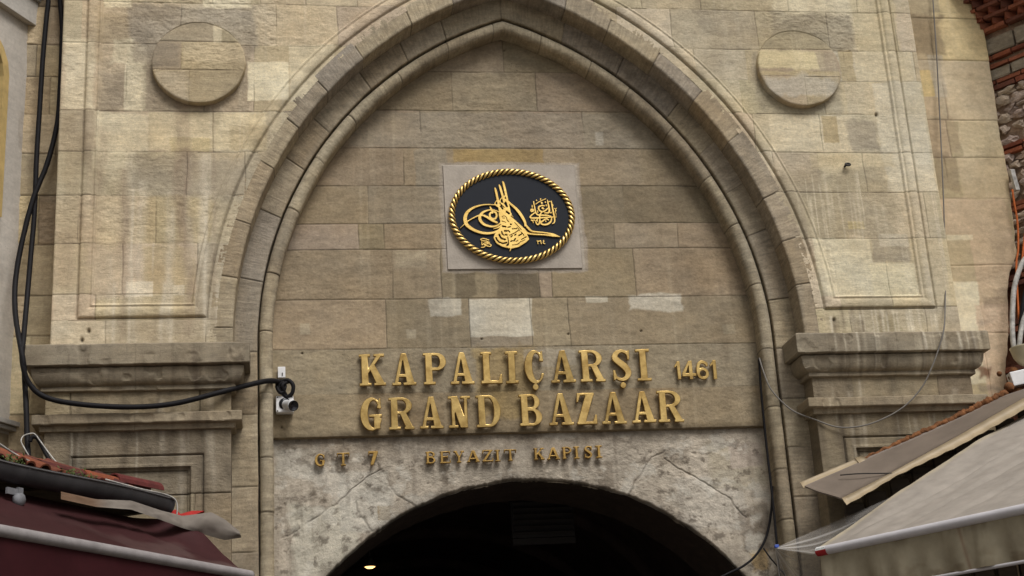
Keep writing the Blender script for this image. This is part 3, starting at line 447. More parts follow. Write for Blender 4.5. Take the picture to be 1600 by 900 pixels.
# the arch: rings swept along jamb - arc - arc - jamb
def sweep(name, prof, zbot, seed, pal, joint, mat, ds=.006, erode=.006, toolamp=.004, var=.10):
    Rm = prof[len(prof)//2][0]; thm = math.acos(AC/Rm); La = Rm*thm; Lj = AZ-zbot
    sj = np.arange(0, Lj, ds*1.5) if Lj > 0 else np.array([]); sa = np.linspace(0, La, int(La/ds))
    half = np.concatenate([sj, Lj+sa]); Ltot = Lj+La
    S = np.concatenate([half, 2*Ltot-half[::-1][1:]]); side = np.concatenate([-np.ones(len(half)), np.ones(len(half)-1)])
    loc = np.where(side < 0, S, 2*Ltot-S)
    pr = np.array(prof); R = pr[:, 0][None, :]; Yp = pr[:, 1][None, :]
    Sg = np.repeat(S[:, None], len(prof), 1); lg = np.repeat(loc[:, None], len(prof), 1); sg = np.repeat(side[:, None], len(prof), 1)
    cross = np.concatenate([[0], np.cumsum(np.hypot(np.diff(pr[:, 0]), np.diff(pr[:, 1])))])[None, :]+Sg*0
    r = random.Random(seed); js = []; x = r.uniform(.2, .5)
    while x < 2*Ltot: js.append(x); x += joint*r.uniform(.8, 1.2)
    js = np.array(js); bid = np.searchsorted(js, Sg); dj = np.min(np.abs(Sg[..., None]-js), -1)
    rg = np.random.RandomState(seed); cols = np.array([lin(pal[rg.randint(len(pal))])*(1+var*rg.uniform(-1, 1)) for _ in range(len(js)+1)])
    stepy = rg.uniform(-.004, .004, len(js)+1)[bid]
    C = cols[bid]; J = np.exp(-(dj/.006)**2)*sst(.3, .5, fbm(js[np.clip(bid, 0, len(js)-1)]*3.1, cross*3, seed, 2)+.12)
    tl = fbm(cross*9, Sg*75, seed+1, 3)-.5; e = fbm(cross*9, Sg*9, seed+2, 4)-.5; e2 = fbm(cross*3, Sg*2.2, seed+3, 3)-.5
    Rr = R+e*erode+e2*erode*1.2+stepy*.6; Yy = Yp+e*erode+tl*toolamp+.012*J+stepy
    th = np.where(lg > Lj, (lg-Lj)/La, 0)*np.arccos(np.clip(AC/Rr, -1, 1))
    X = sg*(-AC+Rr*np.cos(th)); Z = np.where(lg > Lj, AZ+Rr*np.sin(th), zbot+lg)
    C = weather(C, Sg, cross*3, seed+5, runs=.10, grime=.38)
    C = C*(1+tl*.5)[..., None]
    C = C*(1-.55*J)[..., None]
    low = sst(5.5, 4.2, Z)*.25*fbm(X*4, Z*2.5, 9, 4)*2; C = C*(1-low[..., None])+lin(120, 106, 86)*low[..., None]
    return surf(name, np.stack([X, Yy, Z], -1), C, mat, gate)
def fine_prof(pts, step=.02):
    out = []
    for (a, b), (c, d) in zip(pts[:-1], pts[1:]):
        n = max(1, int(math.hypot(c-a, d-b)/step)); out += [(a+(c-a)*k/n, b+(d-b)*k/n) for k in range(n)]
    return out+[pts[-1]]
VP = [(166, 152, 129), (160, 147, 127), (168, 154, 129), (156, 145, 129), (162, 146, 121)]
sweep('outer_arch_band', fine_prof([(4.315, .03), (4.305, .012), (4.285, 0), (4.085, 0), (4.072, .012), (4.068, .26)]), 5.80, 31, VP, .60, M['voussoir'])
sweep('inner_arch_band', fine_prof([(4.13, .25), (3.855, .25), (3.846, .258), (3.844, .44)]), 0.0, 32, VP, .62, M['voussoir'])
roll = [(3.828, .45), (3.828, .36), (3.827, .33)]+[(3.762+.066*math.cos(a), .303-.064*math.sin(a)) for a in np.linspace(.06, math.pi-.02, 19)]+[(3.696, .34), (3.700, .38), (3.703, .44), (3.703, .56)]
sweep('arch_roll_moulding', roll, 0.0, 33, [(168, 155, 131), (161, 148, 126), (173, 160, 135)], .6, M['voussoir'], erode=.008)

# spandrels with their moulded border
def border_relief(d, worn):
    """relief of the frame moulding by distance d inside the border line: groove, roll, fillet, sunk panel"""
    g = -.016*np.exp(-((d-.010)/.010)**2)
    rl = .020*np.sqrt(np.clip(1-((d-.070)/.050)**2, 0, 1))
    f = .010*sst(.118, .122, d)*sst(.158, .152, d)-.010*np.exp(-((d-.128)/.008)**2)
    pan = -.014*sst(.150, .166, d)
    return (g+rl+f)*worn*(d > 0)+pan
def spandrel(s):
    zs = np.concatenate([np.arange(5.78, 10.15, .0068), np.arange(10.15, 11.4, .05)]); xs = np.concatenate([np.arange(0, 4.53, .0068), [4.54, 4.556, 4.562, 4.563]])
    X, Z = np.meshgrid(xs, zs); R = np.hypot(X+AC, Z-AZ); R = np.where(Z < AZ, X+AC, R)
    if s < 0: zr = [5.7, 6.09, 6.36, 6.874, 7.379, 7.846, 8.294, 9.047, 9.526, 9.96, 10.5, 11.5]; L = PATCH_LEFT
    else: zr = [5.7, 6.13, 6.89, 7.41, 7.87, 8.324, 8.716, 9.083, 9.56, 9.8, 10.4, 11.5]; L = PATCH_RIGHT
    Xs = X*s
    pal = [(188, 172, 143), (178, 163, 136), (183, 168, 141), (174, 160, 135)] if s < 0 else [(196, 182, 153), (188, 174, 146), (184, 170, 143), (198, 185, 158)]
    C, J, rg = masonry(Xs, Z, auto_rows(zr, -4.57 if s < 0 else .2, -.2 if s < 0 else 4.57, 41+s, .45, 1.0), pal, 43+s, var=.05, jw=.0055, jmin=.12)
    C = patch_all(C, Xs, Z, L, 45+s)
    zone = np.exp(-((Z-6.9)/.9)**2)*sst(3.0, 3.5, X)
    C = weather(C, Xs, Z, 47+s, runs=.22+.6*zone, grime=.26, runcol=(218, 206, 182), gain=1.28 if s < 0 else 1.1)
    if s < 0:
        C = drips(C, Xs, Z, 501, 16, -4.15, -3.1, 6.7, 7.85, 5.95, 6.9, .008, .05, (220, 209, 186), .15, .6)
        C = drips(C, Xs, Z, 503, 8, -4.0, -3.0, 6.3, 6.5, 5.75, 5.95, .012, .03, (214, 203, 180), .3, .6)
        C = drips(C, Xs, Z, 505, 9, -4.5, -3.0, 6.6, 8.6, 5.9, 7.2, .02, .06, (148, 128, 108), .2, .45)
    else:
        C = drips(C, Xs, Z, 507, 20, 2.95, 3.95, 7.2, 7.66, 6.8, 7.35, .005, .022, (220, 208, 180), .2, .65)
        C = drips(C, Xs, Z, 509, 16, 3.1, 4.45, 6.0, 6.14, 5.72, 5.95, .006, .02, (224, 214, 190), .4, .8)
        C = drips(C, Xs, Z, 511, 10, 3.1, 4.2, 5.98, 6.14, 5.75, 5.95, .01, .03, (112, 98, 80), .3, .6)
    d = np.minimum(np.minimum(4.335-X, Z-6.10), R-4.315)
    worn = sst(.25, .55, fbm(Xs*1.5, Z*.8, 49+s, 3)+(.12 if s > 0 else .02))
    if s < 0:    # the weathered rough courses around the left roundel
        rg = np.maximum(rg*.6, 1.0*(Z > 9.0)*(X < 3.95)*(X > 2.4)); rg = np.maximum(rg, .6*(Z < 7.4)*(Z > 6.87))
    else: rg = np.maximum(rg*.45, 1.1*(Z > 9.08)*(Z < 9.56)*(X > 2.85)*(X < 3.9))
    rel = border_relief(d, .45+.55*worn)
    Y = .0-rel+rough_relief(Xs, Z, rg, 51+s)*.8+.006*J
    C = C*(1-.5*J)[..., None]
    gr = np.exp(-((d-.010)/.009)**2)*(.2+.5*worn)*(d > -.03); C = C*(1-gr[..., None]*.6)
    holes = [(3.03, 5.98), (4.21, 5.99), (4.27, 5.9)] if s < 0 else [(3.99, 8.32), (3.2, 6.0)]
    for hx, hz in holes:
        q = np.hypot(X-hx, (Z-hz)*.7); h = np.exp(-(q/.016)**2); Y += .03*h; C = C*(1-.8*h[..., None])
    Y[:, -1] = .6; Y[:, -2] += .02
    return surf('spandrel', np.stack([Xs, Y, Z], -1), C, M['ashlar'], gate, R > 4.225)
for s in (-1, 1):
    sp = spandrel(s)
    # roundel: a flat stone disc standing proud of the panel
    cx, cz, r0 = (-3.205, 8.825, .465) if s < 0 else (3.165, 8.85, .462)
    rr = np.concatenate([np.linspace(.002, r0-.02, 62), [r0-.010, r0-.003, r0, r0+.002, r0+.002, r0+.004]]); yy = np.concatenate([np.full(62, -.068), [-.067, -.064, -.060, -.05, -.02, .06]])
    A = np.linspace(0, 2*math.pi, 361); RR, AA = np.meshgrid(rr, A); n = fbm(np.cos(AA)*3, np.sin(AA)*3, 61+s, 4)-.5
    RR = RR*(1+n*.03*(RR > r0-.03)); X = cx+RR*np.sin(AA); Z = cz+RR*np.cos(AA); Y = np.repeat(yy[None, :], 361, 0)
    if s < 0: rows = [(8, 8.72, [-3.3]), (8.72, 9.06, [-3.38]), (9.06, 9.5, [-3.05, -2.98])]; PL = [(-3.7, 8.74, -3.38, 9.03, 138, 126, 108, .04, .8), (-3.38, 8.8, -2.7, 9.05, 184, 168, 138, .03, .8), (-3.06, 9.05, -2.98, 9.3, 196, 184, 156, .01, .8), (-3.6, 8.3, -3.3, 8.72, 180, 166, 142, .06, .6)]
    else: rows = [(8, 8.73, [3.2]), (8.73, 9.07, []), (9.07, 9.6, [])]; PL = [(2.7, 8.82, 3.45, 9.06, 198, 184, 146, .03, .85), (2.7, 8.73, 3.6, 8.8, 176, 160, 124, .03, .7), (3.38, 8.8, 3.6, 9.05, 160, 146, 124, .02, .8), (2.75, 8.5, 3.55, 8.73, 184, 176, 160, .06, .7)]
    C, J, rg = masonry(X, Z, rows, [(168, 152, 124), (160, 146, 122)], 63+s, var=.06)
    C = patch_all(C, X, Z, PL, 65+s); C = weather(C, X, Z, 67+s, runs=.15, grime=.3, gain=1.15); C = C*(1-.45*J)[..., None]
    Y = Y+.055*sst(cz-.15, cz+r0, Z)*(Y < -.04)+(rough_relief(X, Z, rg, 69)*.8+.008*J)*(RR < r0-.004)
    surf('roundel', np.stack([X, Y, Z], -1), C, M['ashlar'], gate)

# pilasters under the spandrels: shaft with a framed panel, string course, capital
def ledge(name, s, prof, parent, seed, col, x0=2.88, x1=4.58):
    """moulding returned round three sides of the pilaster; prof = (projection, z) from below"""
    pr = np.array(prof); n = len(pr); F = np.arange(0, 1.0001, .0045)
    P = []; U = []
    for p, z in prof:
        a = x0-p; b = x1+p; y = -p
        row = [(a, .3+.02, z), (a, y+.004, z), (a+.004, y, z)]+[(a+(b-a)*f, y, z) for f in F[1:-1]]+[(b-.004, y, z), (b, y+.004, z), (b, .32, z)]
        P.append(row)
    P = np.array(P)
    cross = np.concatenate([[0], np.cumsum(np.hypot(np.diff(pr[:, 0]), np.diff(pr[:, 1])))])[:, None]+P[..., 0]*0
    X = P[..., 0]*s; Z = P[..., 2]
    e = fbm(X*6, cross*10, seed, 4)-.5; chip = sst(.62, .74, fbm(X*5, cross*5+3, seed+1, 3))
    P[..., 1] += e*.006+chip*.012*(P[..., 1] < 0); P[..., 2] += (fbm(X*5, cross*9, seed+2, 3)-.5)*.010
    P[..., 0] = X
    C = np.zeros(X.shape+(3,)); C[:] = lin(col)
    js = np.array([3.76]); dj = np.min(np.abs(np.abs(X)[..., None]-js), -1); J = np.exp(-(dj/.005)**2)*.7; P[..., 1] += .004*J
    C = weather(C, X, Z*1.0+cross*.3, seed+3, runs=.45, grime=.42, runcol=(196, 184, 160), dark=(88, 76, 63), gain=1.0); C = C*(1-.35*J)[..., None]
    if s > 0: C = drips(C, X, Z, seed+60, 12, 3.0, 4.6, 5.78, 5.84, 5.5, 5.7, .006, .018, (214, 204, 182), .4, .8)
    C = drips(C, X, Z, seed+62, 14, min(s*2.8, s*4.6), max(s*2.8, s*4.6), 5.55, 5.85, 5.0, 5.5, .01, .04, (84, 72, 60), .2, .5)
    surf(name, P, C, M['ashlar'], parent, smooth=False)
def fp(pts): return fine_prof(pts, .012)
for s in (-1, 1):
    zs = np.concatenate([np.arange(0, 2.6, .1), np.arange(2.6, 5.66, .009)]); xs = np.concatenate([[2.879, 2.880, 2.89], np.arange(2.9, 4.565, .009), [4.57, 4.58, 4.581]])
    X, Z = np.meshgrid(xs, zs); Xs = X*s
    rows = auto_rows([0, .6, 1.2, 1.8, 2.4, 3.0, 3.65, 4.40, 5.02, 5.16, 5.45, 5.8], -4.6 if s < 0 else 2.9, -2.9 if s < 0 else 4.6, 71+s, .7, 1.3)
    rows = [(a, b, [] if a > 4.3 and a < 5 else j) for a, b, j in rows]
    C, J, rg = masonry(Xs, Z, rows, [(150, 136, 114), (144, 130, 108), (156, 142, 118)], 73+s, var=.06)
    C = weather(C, Xs, Z, 75+s, runs=.5, grime=.6, runcol=(184, 172, 150), dark=(78, 68, 56), gain=.90)  # gain also darkens the shafts for shade and vignetting, besides soot
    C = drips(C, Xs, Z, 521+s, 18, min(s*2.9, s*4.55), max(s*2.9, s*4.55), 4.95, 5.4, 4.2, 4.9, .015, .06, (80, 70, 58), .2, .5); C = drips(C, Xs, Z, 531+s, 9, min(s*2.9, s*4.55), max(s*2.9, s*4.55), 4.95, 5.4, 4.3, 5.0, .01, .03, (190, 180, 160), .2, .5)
    d = np.minimum(np.minimum(X-3.13, 4.33-X), 4.775-Z)
    rel = -.020*np.exp(-((d-.006)/.009)**2)+.010*sst(.08, .10, d)*sst(.125, .115, d)-.030*sst(.118, .128, d)-.012*np.exp(-((d-.15)/.008)**2)-.008*sst(.145, .155, d)
    Y = -rel*(d > -.03)+rough_relief(Xs, Z, rg*.7, 77+s)*.8+.012*J
    gr = (np.exp(-((d-.006)/.007)**2)*.9+np.exp(-((d-.15)/.008)**2)*.5); C = C*(1-.5*J)[..., None]*(1-.5*gr*(d > -.03))[..., None]
    Y[:, 0] = .3; Y[:, 1] += .004; Y[:, -1] = .5; Y[:, -2] += .006
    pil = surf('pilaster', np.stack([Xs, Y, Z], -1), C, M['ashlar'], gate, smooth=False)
    ledge('string_course', s, fp([(0, 5.006), (.040, 5.010), (.044, 5.050), (.046, 5.060), (.098, 5.064), (.104, 5.072), (.104, 5.150), (.098, 5.158), (0, 5.172)]), pil, 81+s, (152, 139, 117))
    ov = [(.046+.078*math.sin(a), 5.440+.150*(1-math.cos(a))) for a in np.linspace(0, math.pi/2, 14)]
    ledge('capital', s, fp([(0, 5.385), (.036, 5.389), (.042, 5.395), (.042, 5.425), (.036, 5.432)])+ov+fp([(.124, 5.590), (.100, 5.592), (.100, 5.606), (.172, 5.607), (.178, 5.614), (.178, 5.800), (.168, 5.812), (0, 5.822)]), pil, 85+s, (150, 138, 117))

# recess beside the left flank, plain upper courses
def recess():
    xs = np.arange(-5.35, -4.50, .009); zs = np.concatenate([np.arange(0, 3.6, .1), np.arange(3.6, 10.2, .009), np.arange(10.2, 11.4, .05)])
    X, Z = np.meshgrid(xs, zs)
    C, J, rg = masonry(X, Z, auto_rows([0, .6, 1.2, 1.8, 2.4, 3, 3.6, 4.2, 4.75, 5.3, 6.085, 6.499, 7.035, 7.563, 8.018, 8.46, 8.881, 9.249, 9.7, 10.3, 11.4], -5.3, -4.3, 91, .3, .6), [(174, 157, 126), (164, 147, 117), (180, 164, 133), (156, 140, 114)], 92, var=.07)
    C = weather(C, X, Z, 93, runs=.2, grime=.4, gain=1.3); C = C*(1-.55*J)[..., None]
    Y = .45+rough_relief(X, Z, rg, 94)+.012*J
    surf('recess_wall', np.stack([X, Y, Z], -1), C, M['ashlar'], gate)
recess()
mb = MB()
mb.box((0, .55, 11.62), (9.6, 1.3, .22), col=lin(170, 156, 130), bev=.03); mb.box((0, .58, 11.45), (9.36, 1.1, .16), col=lin(160, 146, 120), bev=.03)
mb.build('top_cornice', M['ashlar'], gate)

# ------------------------------------------------------------------ the hall behind the low arch, unlit but for small ceiling lamps
hall = thing('market_hall', 'dark vaulted market passage seen through the low arch under the gilt letters', 'passage', (0, 8, 0))
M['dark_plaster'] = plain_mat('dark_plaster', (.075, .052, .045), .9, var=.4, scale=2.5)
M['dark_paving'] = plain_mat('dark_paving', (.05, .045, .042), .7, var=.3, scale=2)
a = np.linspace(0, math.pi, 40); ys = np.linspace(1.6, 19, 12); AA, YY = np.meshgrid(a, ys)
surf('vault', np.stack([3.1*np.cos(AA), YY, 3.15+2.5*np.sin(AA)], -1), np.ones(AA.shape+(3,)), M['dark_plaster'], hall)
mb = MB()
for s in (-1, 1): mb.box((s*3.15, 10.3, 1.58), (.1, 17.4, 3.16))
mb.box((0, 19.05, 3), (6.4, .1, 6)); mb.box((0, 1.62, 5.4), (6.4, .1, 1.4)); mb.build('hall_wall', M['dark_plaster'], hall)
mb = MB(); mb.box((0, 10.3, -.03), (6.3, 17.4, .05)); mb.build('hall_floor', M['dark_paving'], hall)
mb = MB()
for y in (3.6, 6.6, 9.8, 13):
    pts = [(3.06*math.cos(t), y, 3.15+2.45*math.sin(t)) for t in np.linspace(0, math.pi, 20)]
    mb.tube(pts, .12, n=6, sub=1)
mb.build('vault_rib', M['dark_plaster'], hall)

# ------------------------------------------------------------------ lettering: outlines traced round a field, filled and bevelled
def contours(F, xs, zs):
    m, n = F.shape; s = F > 0; seg = {}
    c = s[:-1, :-1].astype(int)+2*s[:-1, 1:]+4*s[1:, 1:]+8*s[1:, :-1]
    def ex(i, j): a, b = F[i, j], F[i, j+1]; t = a/(a-b); return (xs[j]+(xs[j+1]-xs[j])*t, zs[i])
    def ey(i, j): a, b = F[i, j], F[i+1, j]; t = a/(a-b); return (xs[j], zs[i]+(zs[i+1]-zs[i])*t)
    T = {1: [(3, 0)], 2: [(0, 1)], 3: [(3, 1)], 4: [(1, 2)], 5: [(3, 0), (1, 2)], 6: [(0, 2)], 7: [(3, 2)], 8: [(2, 3)], 9: [(2, 0)], 10: [(0, 1), (2, 3)], 11: [(2, 1)], 12: [(1, 3)], 13: [(1, 0)], 14: [(0, 3)]}
    pos = {}
    for i, j in zip(*np.nonzero((c > 0) & (c < 15))):
        k = [('h', i, j), ('v', i, j+1), ('h', i+1, j), ('v', i, j)]
        for a, b in T[int(c[i, j])]:
            seg[k[a]] = k[b]
            for e in (k[a], k[b]):
                if e not in pos: pos[e] = ex(e[1], e[2]) if e[0] == 'h' else ey(e[1], e[2])
    out = []
    while seg:
        st = next(iter(seg)); loop = [st]; cur = seg.pop(st)
        while cur != st and cur in seg: loop.append(cur); cur = seg.pop(cur)
        if len(loop) > 5: out.append(np.array([pos[e] for e in loop]))
    return out
def simplify(P, tol):
    P = np.asarray(P)
    def rdp(a, b):
        if b <= a+1: return []
        d = P[b]-P[a]; L = np.hypot(*d); q = P[a+1:b]-P[a]
        dist = np.abs(d[0]*q[:, 1]-d[1]*q[:, 0])/L if L > 1e-9 else np.hypot(q[:, 0], q[:, 1])
        k = int(np.argmax(dist))
        if dist[k] < tol: return []
        k += a+1; return rdp(a, k)+[k]+rdp(k, b)
    n = len(P); h = n//2
    P = np.vstack([P, P[:1]]); ids = [0]+rdp(0, h)+[h]+rdp(h, n)
    return P[ids]
def solid(name, loops, y_front, depth, mat, parent, bev=.004, tol=.0006):
    """closed outlines in the X-Z plane, filled with their holes, given thickness and a small bevel"""
    cu = bpy.data.curves.new(name, 'CURVE'); cu.dimensions = '2D'; cu.fill_mode = 'BOTH'
    cu.extrude = depth/2-bev; cu.bevel_depth = bev; cu.bevel_resolution = 1; cu.offset = -bev
    for L in loops:
        L = simplify(L, tol)
        if len(L) < 3: continue
        sp = cu.splines.new('POLY'); sp.points.add(len(L)-1); sp.use_cyclic_u = True
        for p, (x, z) in zip(sp.points, L): p.co = (x, z, 0, 1)
    o = bpy.data.objects.new(name+'_outline', cu); link(o)
    me = bpy.data.meshes.new_from_object(o.evaluated_get(bpy.context.evaluated_depsgraph_get()))
    bpy.data.objects.remove(o); bpy.data.curves.remove(cu)
    me.name = name; me.transform(Matrix(((1, 0, 0, 0), (0, 0, -1, y_front+depth/2), (0, 1, 0, 0), (0, 0, 0, 1))))
    me.materials.clear(); me.materials.append(mat); me.update()
    return fin(bpy.data.objects.new(name, me), parent)
def stroke_field(X, Z, S, round_=True):
    F = np.full(X.shape, -9.)
    for (a, b, w0), (c, d, w1) in zip(S[:-1], S[1:]):
        l = (c-a)**2+(d-b)**2+1e-12; t = np.clip(((X-a)*(c-a)+(Z-b)*(d-b))/l, 0, 1)
        F = np.maximum(F, w0+(w1-w0)*t-np.hypot(X-a-t*(c-a), Z-b-t*(d-b)))
    return F
def sm(S, sub=5):
    if len(S) < 3: return S
    P = smooth_path([(x, z, w) for x, z, w in S], sub); return [(p.x, p.y, max(p.z, .0012)) for p in P]
def poly_field(X, Z, P):
    ins = np.zeros(X.shape, bool); D = np.full(X.shape, 9.)
    for (a, b), (c, d) in zip(P, P[1:]+P[:1]):
        l = (c-a)**2+(d-b)**2; t = np.clip(((X-a)*(c-a)+(Z-b)*(d-b))/l, 0, 1)
        D = np.minimum(D, np.hypot(X-a-t*(c-a), Z-b-t*(d-b)))
        k = ((b > Z) != (d > Z)) & (X < (c-a)*(Z-b)/(d-b+1e-12)+a); ins ^= k
    return np.where(ins, D, -D)
def glyph(ch, X, Y, w, st=.2):
    U = lambda *f: np.maximum.reduce(f); SUB = lambda a, b: np.minimum(a, -b); AND = np.minimum
    R = lambda a, b, c, d: np.minimum(np.minimum(X-a, c-X), np.minimum(Y-b, d-Y))
    P = lambda *p: poly_field(X, Y, list(p))
    E = lambda cx, cy, rx, ry: (1-np.hypot((X-cx)/rx, (Y-cy)/ry))*min(rx, ry)
    s = .085 if st > .17 else .075; L = .07; th = st*.5
    stem = R(L, 0, L+st, 1); sb = R(0, 0, L*2+st+.02, s); stp = R(0, 1-s, L*2+st, 1)
    def bowl(cx, cy, rx, ry, x0, thk, tv):
        o = U(R(x0, cy-ry, cx, cy+ry), AND(E(cx, cy, rx, ry), X-cx+.02)); i = U(R(x0, cy-ry+tv, cx, cy+ry-tv), AND(E(cx, cy, rx-thk, ry-tv), X-cx+.02)); return SUB(o, i)
    if ch == 'I':
        c = w/2; return U(R(c-st/2, 0, c+st/2, 1), R(0, 0, w, s), R(0, 1-s, w, 1))
    if ch == 'K':
        return U(stem, sb, stp, P((L+st-.02, .36), (L+st-.02, .50), (w-.26, .95), (w-.11, .95)), R(w-.36, 1-s, w-.03, 1), P((L+st+.05, .52), (L+st+.19, .66), (w-.03, .05), (w-.05-st*1.15, .05)), R(w-.36, 0, w, s))
    if ch == 'A':
        t0, t1 = w*.40, w*.62; o = P((.07, .03), (t0, 1), (t1, 1), (w-.05, .03)); i = P((.07+th*.95, .0), (w*.475, .80), (w-.05-st*1.12, .0))
        return U(SUB(o, i), AND(o, R(0, .25, w, .345)), R(0, 0, .07+th+.1, s), R(w-.05-st-.14, 0, w, s))
    if ch == 'P': return U(stem, sb, stp, bowl(L+st+.12, .72, w-L-st-.12, .28, L+st-.03, st*.95, s+.005))
    if ch == 'R':
        return U(stem, sb, stp, bowl(L+st+.10, .735, w-L-st-.16, .265, L+st-.03, st*.9, s), P((L+st+.06, .50), (L+st+.06+st*.95, .52), (w-.03, .04), (w-.03-st*1.1, .04)), R(w-.10-st, 0, w, s))
    if ch == 'L': return U(stem, stp, R(0, 0, w, s+.01), P((w-.15, .02), (w, .02), (w-.005, .30), (w-.06, .30)))
    if ch in 'CÇG':
        cx = w*.5+.01; o = E(cx, .5, w*.52, .525); i = E(cx+st*.32, .5, w*.52-st*.82, .43)
        f = SUB(SUB(o, i), R(w*.60, .36, w+.3, .70))
        f = AND(f, R(-.1, -.04, w-.01, 1.04)); f = U(f, P((w-.15, .68), (w-.02, .66), (w-.03, 1.0), (w-.09, .98)))
        if ch == 'G': f = U(AND(f, X*0+1), R(w-.09-st*.75, .03, w-.05, .46), R(w-.40, .40, w+.01, .40+s))
        else: f = SUB(f, R(w*.62, .30, w+.2, .4))
        if ch == 'Ç': f = U(f, E(w*.5, -.125, .095, .095))
        return f
    if ch in 'SŞ':
        k = st/.2
        S = [(.86*w, .74, .04*k), (.80*w, .88, .05*k), (.52*w, .955, .048*k), (.26*w, .87, .075*k), (.20*w, .73, .095*k), (.42*w, .58, .10*k), (.66*w, .45, .105*k), (.80*w, .28, .095*k), (.70*w, .12, .07*k), (.45*w, .048, .048*k), (.20*w, .12, .045*k), (.12*w, .28, .04*k)]
        f = U(stroke_field(X, Y, sm(S, 4)), P((.78*w, .68), (.90*w, .66), (.93*w, 1.0), (.82*w, .96)), P((.06*w, .02), (.17*w, .05), (.18*w, .34), (.06*w, .36)))
        if ch == 'Ş': f = U(f, E(w*.5, -.125, .095, .095))
        return f
    if ch == 'N': return U(R(.10, 0, .10+th, 1), R(w-.10-th, .0, w-.10, 1), P((.06, 1), (.06+st*1.15, 1), (w-.10, 0), (w-.10-st*1.15, 0)), R(0, 0, .30, s), R(0, 1-s, .25, 1), R(w-.31, 1-s, w, 1))
    if ch == 'D': return U(stem, sb, stp, bowl(L+st+.12, .5, w-L-st-.12, .5, L+st-.03, st, s))
    if ch == 'B': return U(stem, sb, stp, bowl(L+st+.12, .755, w-L-st-.17, .245, L+st-.03, st*.85, s-.01), bowl(L+st+.12, .275, w-L-st-.12, .275, L+st-.03, st*.95, s-.005))
    if ch == 'Z': return U(R(.05, 1-s, w-.04, 1), R(0, 0, w, s), P((w-.06-st*1.25, .95), (w-.04, .97), (st*1.25, .04), (0, .03)), P((.02, .70), (.08, .70), (.17, .97), (.05, .99)), P((w-.16, .02), (w, .02), (w, .30), (w-.06, .30)))
    if ch == 'E': return U(stem, R(0, 0, w, s), R(0, 1-s, w-.03, 1), R(L, .48, w*.72, .48+s), R(w-.07, 0, w, .28), R(w-.10, .74, w-.03, 1), R(w*.66, .40, w*.74, .63))
    if ch == 'T': return U(R(w/2-st/2, 0, w/2+st/2, 1), R(w/2-st, 0, w/2+st, s), R(.02, 1-s, w-.02, 1), R(.02, .74, .09, 1), R(w-.09, .74, w-.02, 1))
    if ch == 'Y': return U(R(w/2-st/2, 0, w/2+st/2, .5), R(w/2-st, 0, w/2+st, s), P((w/2-st/2, .45), (w/2+st/2, .45), (.08+st, .97), (.08, .97)), P((w/2, .45), (w/2+st/2, .45), (w-.08, .97), (w-.08-th, .97)), R(0, 1-s, .33, 1), R(w-.30, 1-s, w, 1))
    if ch == '1': return U(R(w-.19, 0, w-.01, 1), P((0, .72), (.06, .66), (w-.1, .84), (w-.02, 1), (w-.15, 1)))
    if ch == '4': return U(SUB(P((.0, .16), (.0, .34), (w*.5, 1), (w*.76, 1), (w*.76, .16)), P((.20, .34), (w*.50, .34), (w*.50, .76))), R(w*.5, 0, w*.76, .3), R(w*.4, .16, w, .33))
    if ch == '6': return U(SUB(E(w*.5, .30, w*.5, .315), E(w*.5, .30, w*.5-.17, .165)), stroke_field(X, Y, sm([(.09, .30, .085), (.09, .60, .085), (.16, .83, .085), (w*.5, .92, .08), (w-.12, .84, .08), (w-.08, .74, .07)], 5)))
    if ch == '7': return U(R(0, .84, w, 1), P((w*.55, .9), (w, .9), (w*.52, 0), (w*.18, 0)), R(0, .74, .08, 1))
LETTER_GROUPS = {'metal_lettering': 'big golden letter lines', 'small_metal_lettering': 'small brass letter lines'}
def lettering(name, label, entries, mat, st, yf, depth, bev):
    xs0 = entries[0][1]; zs0 = entries[0][3]
    t = thing(name, label, 'sign', ((entries[0][1]+entries[-1][2])/2, yf+depth, zs0), LETTER_GROUPS.get(name))
    for ch, x0, x1, z0, z1 in entries:
        h = z1-z0; w = (x1-x0)/h; g = np.arange(-.26, 1.08, .0125); gx = np.arange(-.06, w+.06, .0125)
        X, Y = np.meshgrid(gx, g); F = glyph(ch, X, Y, w, st)
        loops = [np.stack([x0+L[:, 0]*h, z0+L[:, 1]*h], -1) for L in contours(F+1e-6, gx, g)]
        o = solid('letter' if ch.isalpha() else 'digit', loops, yf+rnd.uniform(-.003, .003), depth, mat, t, bev, tol=.004*h)
        c = Vector(((x0+x1)/2, yf+depth/2, (z0+z1)/2)); k = .035 if h > .25 else .02
        o.data.transform(Matrix.Translation(c) @ Matrix.Rotation(rnd.uniform(-k, k), 4, 'X') @ Matrix.Rotation(rnd.uniform(-k, k), 4, 'Z') @ Matrix.Rotation(rnd.uniform(-.008, .008), 4, 'Y') @ Matrix.Translation(-c))
    return t
LT = dict(LETTERS)
lettering('metal_lettering', 'large golden serif letters KAPALIÇARŞI, the upper of the two big lines', LT['KAPALIÇARŞI'], M['brass'], .205, .403, .036, .005)
lettering('metal_lettering', 'large golden serif letters GRAND BAZAAR, the lower of the two big lines', LT['GRANDBAZAAR'], M['brass'], .205, .403, .036, .005)
lettering('metal_numerals', 'small golden numerals 1461 to the right of the KAPALIÇARŞI letters', LT['1461'], M['brass'], .2, .418, .024, .004)
lettering('small_metal_lettering', 'small dull brass letters GT 7 at the left over the low arch', LT['GT7'], M['dull_brass'], .19, .450, .05, .003)
lettering('small_metal_lettering', 'small dull brass letters BEYAZIT KAPISI on the pale wall just above the low arch', LT['BEYAZIT']+LT['KAPISI'], M['dull_brass'], .19, .450, .05, .003)

